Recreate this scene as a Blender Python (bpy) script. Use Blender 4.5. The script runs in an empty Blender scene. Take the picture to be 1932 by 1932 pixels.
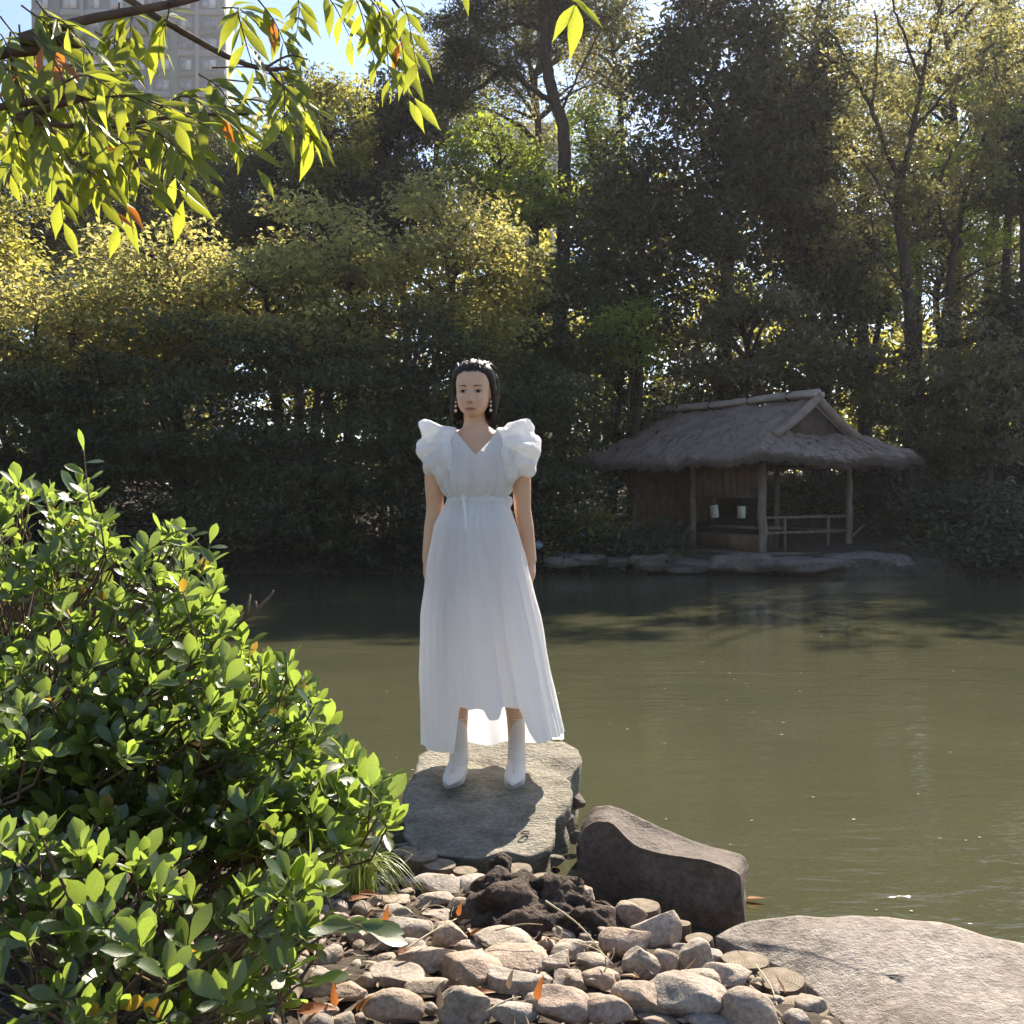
import bpy, bmesh, math, random
import numpy as np
from mathutils import Vector, Matrix, Quaternion
from mathutils.bvhtree import BVHTree
from math import sin, cos, pi, radians, sqrt, atan, tan

SC = bpy.context.scene
COL = SC.collection
random.seed(7)
RNG = np.random.default_rng(7)

# ------------------------------------------------------------------ camera, sky, sun, exposure
CAM_Z = 1.5
PITCH = atan((966 - 930) / 1932)
cam_d = bpy.data.cameras.new('camera')
cam_d.sensor_width = 36; cam_d.sensor_height = 36; cam_d.lens = 36
cam_d.clip_start = 0.05; cam_d.clip_end = 3000
cam = bpy.data.objects.new('camera', cam_d); COL.objects.link(cam)
cam.location = (0, 0, CAM_Z); cam.rotation_euler = (pi / 2 - PITCH, 0, 0)
SC.camera = cam

SUN_EL, SUN_AZ = radians(41), radians(26)
SUN = Vector((sin(SUN_AZ) * cos(SUN_EL), cos(SUN_AZ) * cos(SUN_EL), sin(SUN_EL)))
world = bpy.data.worlds.new('World'); SC.world = world; world.use_nodes = True
wn = world.node_tree.nodes; wl = world.node_tree.links
sky = wn.new('ShaderNodeTexSky'); sky.sky_type = 'NISHITA'; sky.sun_disc = False
sky.sun_elevation = SUN_EL; sky.sun_rotation = SUN_AZ
sky.air_density = 1.0; sky.dust_density = 0.3; sky.ozone_density = 2.5
bg = wn.get('Background'); bg.inputs['Strength'].default_value = 0.08
wl.new(sky.outputs[0], bg.inputs['Color'])
sun_d = bpy.data.lights.new('sun', 'SUN'); sun_d.energy = 5.0; sun_d.angle = radians(0.5); sun_d.color = (1.0, 0.90, 0.74)
sun_o = bpy.data.objects.new('sun', sun_d); COL.objects.link(sun_o)
sun_o.location = SUN * 60; sun_o.rotation_euler = SUN.to_track_quat('Z', 'Y').to_euler()
SC.view_settings.view_transform = 'Standard'; SC.view_settings.look = 'None'
SC.view_settings.gamma = 1; SC.view_settings.use_curve_mapping = False
SC.view_settings.exposure = 1.55
SC.render.engine = 'CYCLES'
SC.cycles.max_bounces = 8; SC.cycles.diffuse_bounces = 4; SC.cycles.transmission_bounces = 6
SC.cycles.glossy_bounces = 3; SC.cycles.caustics_reflective = False; SC.cycles.caustics_refractive = False
SC.cycles.sample_clamp_indirect = 6
SC.cycles.use_denoising = True

# ------------------------------------------------------------------ measuring help: a sight line through the photograph meets a depth or a level
def ray(px, py):
    a, b = (px - 966) / 1932, (966 - py) / 1932
    cp, sp = cos(PITCH), sin(PITCH)
    return Vector((a, cp + b * sp, -sp + b * cp))
def P(px, py, d):
    r = ray(px, py); return Vector((0, 0, CAM_Z)) + r * (d / r.y)
def PZ(px, py, z):
    r = ray(px, py); return Vector((0, 0, CAM_Z)) + r * ((z - CAM_Z) / r.z)
def sstep(a, b, x):
    t = np.clip((np.asarray(x, float) - a) / (b - a), 0, 1); return t * t * (3 - 2 * t)

# ------------------------------------------------------------------ object help
def empty(name, loc=(0, 0, 0), rz=0.0):
    o = bpy.data.objects.new(name, None); COL.objects.link(o); o.location = loc; o.rotation_euler = (0, 0, rz)
    o.empty_display_size = 0.1
    return o
def tag(o, label=None, cat=None, group=None, kind=None):
    if label: o['label'] = label
    if cat: o['category'] = cat
    if group: o['group'] = group
    if kind: o['kind'] = kind
    return o
class MB:
    """collects vertices and faces of one mesh"""
    def __init__(self): self.V = []; self.F = []; self.n = 0
    def add(self, V, F):
        V = np.asarray(V, float).reshape(-1, 3)
        if isinstance(F, np.ndarray): F = [F]
        for f in F:
            f = np.asarray(f, int)
            if f.size: self.F.append(f + self.n)
        self.V.append(V); self.n += len(V)
        return self
    def data(self): return np.concatenate(self.V), self.F
def mesh_data(name, V, F, smooth=False):
    me = bpy.data.meshes.new(name)
    V = np.asarray(V, np.float32)
    if isinstance(F, np.ndarray): F = [F]
    me.vertices.add(len(V)); me.vertices.foreach_set('co', V.ravel())
    loops = np.concatenate([f.ravel() for f in F]).astype(np.int32)
    tot = np.concatenate([np.full(len(f), f.shape[1]) for f in F]).astype(np.int32)
    st = np.concatenate([[0], np.cumsum(tot)[:-1]]).astype(np.int32)
    me.loops.add(len(loops)); me.loops.foreach_set('vertex_index', loops)
    me.polygons.add(len(tot)); me.polygons.foreach_set('loop_start', st); me.polygons.foreach_set('loop_total', tot)
    if smooth: me.polygons.foreach_set('use_smooth', np.ones(len(tot), bool))
    me.update(calc_edges=True); me.validate()
    return me
def link(name, me, m=None, parent=None, loc=None):
    o = bpy.data.objects.new(name, me); COL.objects.link(o)
    if m is not None and not me.materials: me.materials.append(m)
    if parent: o.parent = parent
    if loc is not None: o.location = loc
    return o
def obj(name, mb, m, parent=None, smooth=False, loc=None):
    V, F = mb.data() if isinstance(mb, MB) else mb
    return link(name, mesh_data(name, V, F, smooth), m, parent, loc)
def tube(pts, rad, n=6, cap=True, flat=None):
    pts = np.asarray([tuple(p) for p in pts], float); k = len(pts)
    rad = np.broadcast_to(np.asarray(rad, float), (k,))
    T = np.gradient(pts, axis=0); T /= np.linalg.norm(T, axis=1)[:, None] + 1e-9
    ref = np.array([0, 0, 1.0]) if abs(T[:, 2]).mean() < .8 else np.array([1.0, 0, 0])
    U = np.cross(T, ref); U /= np.linalg.norm(U, axis=1)[:, None] + 1e-9
    W = np.cross(T, U)
    a = np.arange(n) * 2 * pi / n
    V = pts[:, None] + rad[:, None, None] * (np.cos(a)[None, :, None] * U[:, None] + (flat or 1) * np.sin(a)[None, :, None] * W[:, None])
    V = V.reshape(-1, 3)
    i = np.arange(k - 1)[:, None] * n; j = np.arange(n)[None]
    F = np.stack([i + j, i + (j + 1) % n, i + n + (j + 1) % n, i + n + j], -1).reshape(-1, 4)
    Fs = [F]
    if cap:
        V = np.concatenate([V, pts[:1], pts[-1:]]); c0, c1 = k * n, k * n + 1; jj = np.arange(n)
        Fs.append(np.stack([np.full(n, c0), (jj + 1) % n, jj], -1))
        Fs.append(np.stack([np.full(n, c1), (k - 1) * n + jj, (k - 1) * n + (jj + 1) % n], -1))
    return V, Fs
def box(c, s, R=None, bev=0.0):
    x, y, z = np.asarray(s, float) / 2
    V = np.array([[-x, -y, -z], [x, -y, -z], [x, y, -z], [-x, y, -z], [-x, -y, z], [x, -y, z], [x, y, z], [-x, y, z]])
    if R is not None: V = V @ np.array(R).T
    F = np.array([[0, 3, 2, 1], [4, 5, 6, 7], [0, 1, 5, 4], [1, 2, 6, 5], [2, 3, 7, 6], [3, 0, 4, 7]])
    return V + np.asarray(c, float), F
def rotz(a): return np.array([[cos(a), -sin(a), 0], [sin(a), cos(a), 0], [0, 0, 1.0]])
def grid(nu, nv, wrap=False):
    """faces of an nu x nv grid of vertices, index v*nu+u; wrap joins the last u to the first"""
    u = np.arange(nu if wrap else nu - 1); v = np.arange(nv - 1)
    U, Vv = np.meshgrid(u, v); U1 = (U + 1) % nu
    return np.stack([Vv * nu + U, Vv * nu + U1, (Vv + 1) * nu + U1, (Vv + 1) * nu + U], -1).reshape(-1, 4)
_ico = {}
def ico(sub):
    if sub not in _ico:
        bm = bmesh.new(); bmesh.ops.create_icosphere(bm, subdivisions=sub, radius=1)
        bm.verts.ensure_lookup_table()
        _ico[sub] = (np.array([v.co[:] for v in bm.verts]), np.array([[v.index for v in f.verts] for f in bm.faces])); bm.free()
    V, F = _ico[sub]; return V.copy(), F.copy()
def noise3(V, scale, seed, octs=3):
    """cheap smooth noise: a sum of random sine waves"""
    r = np.random.default_rng(seed); V = np.asarray(V, float); out = np.zeros(len(V)); amp = 1.0; s = scale
    for _ in range(octs):
        for _k in range(5):
            d = r.normal(size=3); d /= np.linalg.norm(d)
            out += amp * np.sin(V @ d * s * r.uniform(.7, 1.4) + r.uniform(0, 6.28)) * .45
        amp *= .5; s *= 2.1
    return out
def remeshed(name, V, F, size, smooth=2, disp=None):
    """one continuous skin over overlapping closed pieces"""
    me = mesh_data(name + '_src', V, F)
    o = bpy.data.objects.new(name + '_src', me); COL.objects.link(o)
    md = o.modifiers.new('r', 'REMESH'); md.mode = 'VOXEL'; md.voxel_size = size
    if smooth:
        sm = o.modifiers.new('s', 'SMOOTH'); sm.factor = .5; sm.iterations = smooth
    dg = bpy.context.evaluated_depsgraph_get()
    out = bpy.data.meshes.new_from_object(o.evaluated_get(dg)); out.name = name
    bpy.data.objects.remove(o); bpy.data.meshes.remove(me)
    out.polygons.foreach_set('use_smooth', np.ones(len(out.polygons), bool))
    return out
def catmull(pts, n):
    p = [Vector(q) for q in pts]; p = [p[0] * 2 - p[1]] + p + [p[-1] * 2 - p[-2]]; out = []
    for i in range(1, len(p) - 2):
        for k in range(n):
            t = k / n; a, b, c, d = p[i - 1], p[i], p[i + 1], p[i + 2]
            out.append(.5 * ((2 * b) + (c - a) * t + (2 * a - 5 * b + 4 * c - d) * t * t + (3 * b - a - 3 * c + d) * t ** 3))
    out.append(p[-2]); return out

# ------------------------------------------------------------------ materials
class NT:
    def __init__(self, name):
        self.m = bpy.data.materials.new(name); self.m.use_nodes = True
        self.t = self.m.node_tree; self.t.nodes.clear()
        self.out = self.n('OutputMaterial')
    def n(self, typ, ins=None, **kw):
        nd = self.t.nodes.new('ShaderNode' + typ)
        for k, v in kw.items(): setattr(nd, k, v)
        for k, v in (ins or {}).items(): self.set(nd, k, v)
        return nd
    def set(self, nd, k, v):
        s = nd.inputs[k]
        if hasattr(v, 'links'): self.t.links.new(v, s)
        elif isinstance(v, (tuple, list)) and len(v) == 3 and s.type == 'RGBA': s.default_value = (*v, 1)
        else: s.default_value = v
    def coords(self, kind='Object', scale=(1, 1, 1), rot=(0, 0, 0)):
        tc = self.n('TexCoord'); mp = self.n('Mapping', {'Vector': tc.outputs[kind], 'Scale': scale, 'Rotation': rot}); return mp.outputs[0]
    def noise(self, vec, scale, detail=4, rough=.55, dist=0):
        return self.n('TexNoise', {'Vector': vec, 'Scale': scale, 'Detail': detail, 'Roughness': rough, 'Distortion': dist}).outputs['Fac']
    def ramp(self, fac, stops):
        r = self.n('ValToRGB', {'Fac': fac}); e = r.color_ramp.elements
        while len(e) < len(stops): e.new(.5)
        for el, (p, c) in zip(e, stops): el.position = p; el.color = (*c, 1)
        return r.outputs['Color']
    def mix(self, fac, a, b, mode='MIX'):
        nd = self.n('Mix', data_type='RGBA', blend_type=mode)
        self.set(nd, 0, fac); self.set(nd, 6, a); self.set(nd, 7, b); return nd.outputs[2]
    def math(self, op, a, b=0.0):
        nd = self.n('Math', operation=op); self.set(nd, 0, a); self.set(nd, 1, b); return nd.outputs[0]
    def bump(self, h, strength=.5, dist=.02, normal=None):
        nd = self.n('Bump', {'Height': h, 'Strength': strength, 'Distance': dist})
        if normal is not None: self.set(nd, 'Normal', normal)
        return nd.outputs[0]
    def bsdf(self, **ins):
        return self.n('BsdfPrincipled', {k.replace('_', ' '): v for k, v in ins.items()})
    def done(self, sh):
        self.t.links.new(sh.outputs[0] if hasattr(sh, 'outputs') else sh, self.out.inputs['Surface']); return self.m

def m_leaf(name, c1, c2, tr, trans=.45, rough=.45, spec=.5, odd=None, bump=False, patchy=0.0):
    n = NT(name); rnd = n.n('NewGeometry').outputs['Random Per Island']; oi = n.n('ObjectInfo').outputs['Random']
    f = n.math('FRACT', n.math('ADD', rnd, oi))
    col = n.mix(f, c1, c2); tcol = n.mix(f, tr, tuple(.62 * a for a in tr))
    if odd:
        g = n.math('GREATER_THAN', n.math('FRACT', n.math('MULTIPLY', f, 37.7)), odd[0])
        col = n.mix(g, col, odd[1]); tcol = n.mix(g, tcol, odd[2])
    kw = {}
    if patchy:      # lit and shaded clumps put into the leaf colour by noise
        pt = n.ramp(n.noise(n.coords('Object', (1, 1, 1.8)), patchy, 3, .6), [(.36, (.60, .62, .66)), (.5, (1, 1, 1)), (.66, (1.45, 1.40, 1.15))])
        col = n.mix(1.0, col, pt, 'MULTIPLY'); tcol = n.mix(1.0, tcol, pt, 'MULTIPLY')
    if bump:
        v = n.coords('Object', (1, 1, 1)); kw['Normal'] = n.bump(n.noise(v, 60, 2), .25, .004)
        kw['Coat_Weight'] = .5; kw['Coat_Roughness'] = .22; sp = n.ramp(n.noise(v, 22, 3), [(.35, (.75, .75, .75)), (.7, (1.1, 1.1, 1.1))])
        tcol = n.mix(.8, tcol, sp, 'MULTIPLY')
    b = n.bsdf(Base_Color=col, Roughness=rough, Specular_IOR_Level=spec, **kw)
    t = n.n('BsdfTranslucent', {'Color': tcol})
    return n.done(n.n('MixShader', {0: trans, 1: b.outputs[0], 2: t.outputs[0]}))
def m_rock(name, stops, scale=6, bumps=((8, .6), (40, .35)), rough=.85, dist=.03, coord='Object', perobj=0.0, stretch=(1, 1, 1), spec=.3, vor=0):
    n = NT(name); v = n.coords(coord, stretch)
    if perobj:
        oi = n.n('ObjectInfo'); v = n.n('VectorMath', {0: v, 1: oi.outputs['Location']}, operation='ADD').outputs[0]
    f = n.noise(v, scale, 8, .62, .3)
    col = n.ramp(f, stops)
    sp = n.ramp(n.noise(v, scale * 9, 3, .6), [(.38, (.62, .6, .58)), (.62, (1.12, 1.12, 1.12))])
    col = n.mix(.75, col, sp, 'MULTIPLY')
    if perobj:
        tint = n.ramp(oi.outputs['Random'], [(0, (.72, .68, .64)), (.3, (1.0, .97, .92)), (.55, (.85, .86, .88)), (.8, (1.12, 1.02, .92)), (1, (.92, .78, .70))])
        col = n.mix(perobj, col, tint, 'MULTIPLY')
    h = None
    for s, k in bumps:
        q = n.math('MULTIPLY', n.noise(v, s, 5, .6), k); h = q if h is None else n.math('ADD', h, q)
    if vor:
        vo = n.n('TexVoronoi', {'Vector': v, 'Scale': vor}, feature='DISTANCE_TO_EDGE').outputs['Distance']
        h = n.math('ADD', h, n.math('MULTIPLY', n.math('MINIMUM', vo, .1), 3))
    return n.done(n.bsdf(Base_Color=col, Roughness=rough, Specular_IOR_Level=spec, Normal=n.bump(h, .8, dist)))
def m_plain(name, col, rough=.6, spec=.4, var=.25, scale=20, metal=0.0, stretch=(1, 1, 1), bump=.2, dist=.005):
    n = NT(name); v = n.coords('Object', stretch); f = n.noise(v, scale, 4)
    lo = tuple(c * (1 - var) for c in col); hi = tuple(min(1, c * (1 + var)) for c in col)
    return n.done(n.bsdf(Base_Color=n.ramp(f, [(.3, lo), (.7, hi)]), Roughness=rough, Specular_IOR_Level=spec, Metallic=metal, Normal=n.bump(f, bump, dist)))

M = {}
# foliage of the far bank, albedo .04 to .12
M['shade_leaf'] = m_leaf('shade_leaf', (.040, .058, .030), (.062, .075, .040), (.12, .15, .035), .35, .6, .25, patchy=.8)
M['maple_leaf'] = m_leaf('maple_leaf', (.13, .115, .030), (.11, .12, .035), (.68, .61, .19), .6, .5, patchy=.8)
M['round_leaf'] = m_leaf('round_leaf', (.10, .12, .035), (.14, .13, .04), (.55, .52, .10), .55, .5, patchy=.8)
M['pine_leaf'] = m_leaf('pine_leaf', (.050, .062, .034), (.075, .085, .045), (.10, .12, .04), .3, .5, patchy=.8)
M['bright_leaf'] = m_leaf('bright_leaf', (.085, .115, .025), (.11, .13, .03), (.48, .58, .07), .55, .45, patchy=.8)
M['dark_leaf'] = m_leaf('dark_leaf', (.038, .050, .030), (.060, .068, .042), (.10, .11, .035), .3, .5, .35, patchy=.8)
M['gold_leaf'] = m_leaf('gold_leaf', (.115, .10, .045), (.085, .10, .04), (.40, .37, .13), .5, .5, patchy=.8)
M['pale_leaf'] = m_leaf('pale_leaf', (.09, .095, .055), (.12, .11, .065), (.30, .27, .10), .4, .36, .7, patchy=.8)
M['bark'] = m_rock('bark', [(.3, (.028, .021, .018)), (.7, (.075, .058, .046))], 9, ((14, .7), (50, .4)), .95, .03, stretch=(1, 1, .3))
M['soil'] = m_rock('soil', [(.3, (.035, .026, .018)), (.5, (.065, .05, .035)), (.75, (.11, .085, .06))], 7, ((12, .5), (70, .5)), .95, .02)
M['cobble'] = m_rock('cobble', [(.25, (.22, .18, .145)), (.5, (.35, .295, .245)), (.75, (.47, .415, .36))], 9, ((14, .8), (60, .5), (160, .3)), .8, .012, perobj=.9, spec=.35)
M['slab'] = m_rock('slab', [(.25, (.12, .10, .075)), (.42, (.25, .22, .17)), (.6, (.34, .31, .245)), (.78, (.48, .445, .37))], 6, ((7, .8), (24, 1.0), (60, 1.0)), .8, .045, stretch=(1, 1.6, 3))
M['boulder'] = m_rock('boulder', [(.3, (.075, .056, .045)), (.55, (.13, .10, .08)), (.8, (.20, .16, .13))], 4, ((7, .8), (30, .5), (90, .4)), .75, .025)
M['granite'] = m_rock('granite', [(.3, (.21, .175, .145)), (.5, (.32, .275, .235)), (.75, (.41, .365, .32))], 3.5, ((25, .6), (70, 1.0), (160, .6)), .85, .018)
M['lava'] = m_rock('lava', [(.3, (.036, .026, .020)), (.6, (.10, .072, .055)), (.85, (.16, .12, .09))], 10, ((12, .9), (35, .9), (90, .6)), .95, .03, vor=14)
M['shore'] = m_rock('shore', [(.3, (.085, .075, .066)), (.55, (.15, .13, .115)), (.8, (.25, .22, .195))], 3, ((5, .8), (18, .6)), .85, .05, perobj=.6)
M['straw'] = m_plain('straw', (.46, .38, .25), .7, .3, .25, 60)
M['log_side'] = m_plain('log_side', (.12, .085, .055), .9, .2, .45, 30, stretch=(1, 1, .15), bump=.6)
M['wood_old'] = m_plain('wood_old', (.16, .125, .10), .85, .2, .4, 14, stretch=(1, 1, .12), bump=.5)
M['wood_dark'] = m_plain('wood_dark', (.085, .060, .045), .85, .2, .4, 10, stretch=(1, 1, .2), bump=.4)
M['wall_board'] = m_plain('wall_board', (.13, .078, .05), .9, .2, .3, 5, bump=.3)
M['bamboo'] = m_plain('bamboo', (.29, .235, .19), .45, .5, .2, 8)
M['cordage'] = m_plain('cordage', (.025, .02, .018), .9, .2, .3, 60)
M['paper'] = m_plain('paper', (.62, .58, .48), .8, .2, .06, 30)
M['ink'] = m_plain('ink', (.30, .28, .25), .8, .2, .1, 30)
M['metal_black'] = m_plain('metal_black', (.02, .02, .022), .45, .5, .2, 30)
M['lens_glass'] = m_plain('lens_glass', (.16, .20, .22), .15, .6, .1, 30)
M['panel_grey'] = m_plain('panel_grey', (.13, .15, .15), .7, .3, .06, .2)
M['panel_green'] = m_plain('panel_green', (.10, .14, .115), .7, .3, .08, .2)
M['panel_pale'] = m_plain('panel_pale', (.20, .22, .22), .7, .3, .05, .2)
M['curtain'] = m_plain('curtain', (.50, .50, .50), .8, .3, .12, .6)
M['concrete'] = m_plain('concrete', (.45, .43, .42), .8, .3, .08, .3)
n = NT('window_glass'); rn = n.n('ObjectInfo').outputs['Random']
M['glass'] = n.done(n.bsdf(Base_Color=n.ramp(rn, [(0, (.10, .13, .17)), (.5, (.20, .24, .28)), (.8, (.38, .40, .42)), (1, (.14, .15, .20))]), Roughness=.12, Specular_IOR_Level=.6))
# sawn log ends with growth rings
n = NT('log_end'); v = n.coords('Object')
nz = n.n('TexNoise', {'Vector': v, 'Scale': 9.0, 'Detail': 3}); vv = n.mix(.035, v, nz.outputs['Color'])
sx = n.n('SeparateXYZ', {0: vv}); rr = n.math('SQRT', n.math('ADD', n.math('POWER', sx.outputs[0], 2), n.math('POWER', sx.outputs[1], 2)))
ring = n.math('SINE', n.math('MULTIPLY', rr, 820)); fr = n.math('ADD', n.math('MULTIPLY', ring, .10), n.noise(v, 26, 6))
at = n.n('TexGradient', {'Vector': n.coords('Object')}, gradient_type='RADIAL').outputs['Fac']
crk = n.math('LESS_THAN', n.math('ABSOLUTE', n.math('SUBTRACT', n.math('ADD', at, n.math('MULTIPLY', n.noise(v, 20), .06)), .62)), .006)
colr = n.ramp(fr, [(.25, (.085, .062, .042)), (.5, (.175, .135, .092)), (.75, (.26, .21, .15))])
colr = n.mix(crk, colr, (.03, .022, .018))
M['log_end'] = n.done(n.bsdf(Base_Color=colr, Roughness=.8, Specular_IOR_Level=.25, Normal=n.bump(fr, .5, .004)))
# thatch
n = NT('thatch'); v = n.coords('Object', (1, 1, 1)); f = n.noise(v, 3, 6, .7); g = n.noise(n.coords('Object', (18, 18, 3)), 3, 6, .8, .4)
M['thatch'] = n.done(n.bsdf(Base_Color=n.ramp(n.math('ADD', n.math('MULTIPLY', f, .5), n.math('MULTIPLY', g, .5)), [(.3, (.21, .15, .12)), (.5, (.40, .305, .255)), (.7, (.50, .41, .36))]), Roughness=.95, Specular_IOR_Level=.15, Normal=n.bump(g, 1.0, .08)))
# foreground leaves
M['shrub_leaf'] = m_leaf('shrub_leaf', (.052, .088, .022), (.072, .112, .028), (.40, .535, .075), .56, .32, 1.0, (.985, (.25, .16, .02), (.5, .3, .03)), True)
M['spray_leaf'] = m_leaf('spray_leaf', (.062, .105, .018), (.085, .12, .022), (.52, .56, .05), .60, .38, .5, (.985, (.22, .10, .02), (.7, .22, .02)), True)
M['twig'] = m_plain('twig', (.14, .092, .060), .75, .3, .35, 40)
M['branch'] = m_plain('branch', (.10, .062, .042), .75, .3, .35, 30)
M['grass_blade'] = m_leaf('grass_blade', (.20, .27, .05), (.30, .33, .09), (.60, .68, .12), .5, .4, .5)
M['dead_orange'] = m_leaf('dead_orange', (.24, .085, .03), (.32, .13, .04), (.60, .20, .04), .4, .5)
M['dead_tan'] = m_leaf('dead_tan', (.26, .18, .12), (.36, .27, .19), (.3, .2, .12), .25, .6)
# water: turbid olive pond, small ripples drawn out across the view
n = NT('pond_water'); tc = n.coords('Object', (1, 1, 1))
w1 = n.noise(n.coords('Object', (.8, 2.2, 1)), 1.4, 3, .5, .6); w2 = n.noise(n.coords('Object', (2.0, 5.5, 1)), 2.2, 3, .55, .8)
w3 = n.noise(n.coords('Object', (5, 9, 1)), 3.0, 2, .5)
cal = n.ramp(n.noise(n.coords('Object', (.12, .35, 1)), 1.0, 2), [(.38, (.25, .25, .25)), (.62, (1, 1, 1))])
hgt = n.math('MULTIPLY', n.math('ADD', n.math('ADD', n.math('MULTIPLY', w1, .9), n.math('MULTIPLY', w2, .35)), n.math('MULTIPLY', w3, .10)), cal)
silt = n.ramp(n.noise(tc, .5, 4), [(.3, (.050, .051, .028)), (.7, (.064, .063, .035))])
M['water'] = n.done(n.bsdf(Base_Color=silt, Roughness=.025, IOR=1.33, Specular_IOR_Level=.5, Normal=n.bump(hgt, .36, .06)))
# woman
n = NT('skin'); v = n.coords('Object'); f = n.noise(v, 9, 4)
M['skin'] = n.done(n.bsdf(Base_Color=n.ramp(f, [(.3, (.60, .345, .21)), (.7, (.66, .395, .25))]), Roughness=.48, Specular_IOR_Level=.4, Subsurface_Weight=.12, Subsurface_Radius=(.02, .008, .004), Subsurface_Scale=.5))
M['lip'] = m_plain('lip', (.42, .12, .115), .4, .5, .08, 60)
M['brow'] = m_plain('brow', (.11, .068, .052), .8, .2, .3, 300)
M['eye_white'] = m_plain('eye_white', (.42, .34, .29), .5, .2, .04, 60)
M['iris'] = m_plain('iris', (.016, .010, .008), .5, .15, .2, 300)
M['lash'] = m_plain('lash', (.035, .022, .018), .7, .2, .2, 300)
M['pearl'] = m_plain('pearl', (.72, .64, .52), .18, .6, .1, 90)
M['gold'] = m_plain('gold', (.55, .36, .16), .3, .5, .1, 90, metal=.9)
n = NT('hair'); v = n.coords('Object', (120, 120, 14)); f = n.noise(v, 2, 4, .6)
M['hair'] = n.done(n.bsdf(Base_Color=n.ramp(f, [(.3, (.010, .006, .005)), (.7, (.040, .020, .014))]), Roughness=.34, Specular_IOR_Level=.22, Normal=n.bump(f, .5, .004)))
n = NT('cotton'); v = n.coords('Object'); f = n.math('ADD', n.noise(n.coords('Object', (1, 1, .35)), 9, 4, .6), n.math('MULTIPLY', n.noise(v, 34, 3), .3))
cb = n.bsdf(Base_Color=(.86, .83, .80), Roughness=.85, Specular_IOR_Level=.15, Normal=n.bump(f, .4, .02))
ct = n.n('BsdfTranslucent', {'Color': (.78, .82, .88)})
M['cotton'] = n.done(n.n('MixShader', {0: .42, 1: cb.outputs[0], 2: ct.outputs[0]}))
n = NT('knit'); v = n.coords('Object', (1, 1, 1), (0, radians(0), 0))
sp = n.n('SeparateXYZ', {0: v})
d1 = n.math('SINE', n.math('MULTIPLY', n.math('ADD', n.math('MULTIPLY', sp.outputs[0], 1.4), sp.outputs[2]), 600)); d2 = n.math('SINE', n.math('MULTIPLY', n.math('SUBTRACT', n.math('MULTIPLY', sp.outputs[0], 1.4), sp.outputs[2]), 600))
net = n.math('MULTIPLY', n.math('ADD', d1, 1), n.math('ADD', d2, 1))
M['knit'] = n.done(n.bsdf(Base_Color=n.ramp(net, [(.0, (.78, .74, .70)), (.55, (.70, .65, .60)), (1.0, (.52, .46, .42))]), Roughness=.7, Specular_IOR_Level=.3, Normal=n.bump(net, -.4, .003)))
M['sole'] = m_plain('sole', (.66, .62, .57), .5, .4, .08, 40)


# added volume standing in for a lens veil: lifts the darks, faintly purple
n = NT('air'); vol = n.n('VolumePrincipled', {'Color': (.95, .88, .93), 'Density': .0004, 'Anisotropy': .4}); n.t.links.new(vol.outputs[0], n.out.inputs['Volume']); M['air'] = n.m
# ------------------------------------------------------------------ ground, pond, hill
def edge_y(x):      # line where the near bank ends
    x = np.asarray(x, float)
    return np.where(x < .15, 3.75, np.where(x < .85, 3.75 - (x - .15) * 1.72, np.maximum(2.55 - (x - .85) * 1.4, -30)))
def far_y(x):       # far shoreline
    x = np.asarray(x, float); return 19.3 + .35 * np.sin(x * .6) + .25 * np.sin(x * 1.7 + 1) + np.where(x < -8, (-8 - x) * .15, 0) - .6 * sstep(2, 5, x) * (1 - sstep(8, 11, x))
def H(x, y):
    x = np.asarray(x, float); y = np.asarray(y, float)
    near = .10 + .085 * np.clip(3.75 - y, 0, 8) + .10 * sstep(-.3, -1.2, x)
    k = sstep(-.12, .12, y - edge_y(x)); z = near * (1 - k) + -.8 * k
    q = y - far_y(x)
    right = 1 - .45 * sstep(6, 16, x)
    far = -.8 + 1.12 * sstep(-.5, .25, q) + right * (.14 * np.clip(q - 1.5, 0, 14) + .10 * np.clip(q - 15.5, 0, 20)) - .03 * np.clip(q - 45, 0, 60)
    return np.where(y > 10, far, z)
def Hf(x, y): return float(H(x, y))
xs = np.unique(np.concatenate([np.linspace(-260, -40, 14), np.linspace(-40, -3, 50), np.linspace(-3, 3, 110), np.linspace(3, 40, 60), np.linspace(40, 260, 14)]))
ys = np.unique(np.concatenate([np.linspace(-60, -1, 14), np.linspace(-1, 4.3, 100), np.linspace(4.3, 17.5, 12), np.linspace(17.5, 24, 60), np.linspace(24, 70, 40), np.linspace(70, 420, 16)]))
X, Y = np.meshgrid(xs, ys); Z = H(X, Y)
Z = Z + np.where(Z > .05, .012 * noise3(np.stack([X, Y, 0 * X], -1).reshape(-1, 3), 14, 3).reshape(X.shape), 0)
tag(obj('ground', (np.stack([X, Y, Z], -1).reshape(-1, 3), grid(len(xs), len(ys))), M['soil'], smooth=True), kind='structure')
xw = np.linspace(-60, 60, 3); yw = np.array([-12., 8, 23.5]); Xw, Yw = np.meshgrid(xw, yw)
tag(obj('pond_water', (np.stack([Xw, Yw, 0 * Xw], -1).reshape(-1, 3), grid(3, 3)), M['water']), kind='structure')

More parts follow.
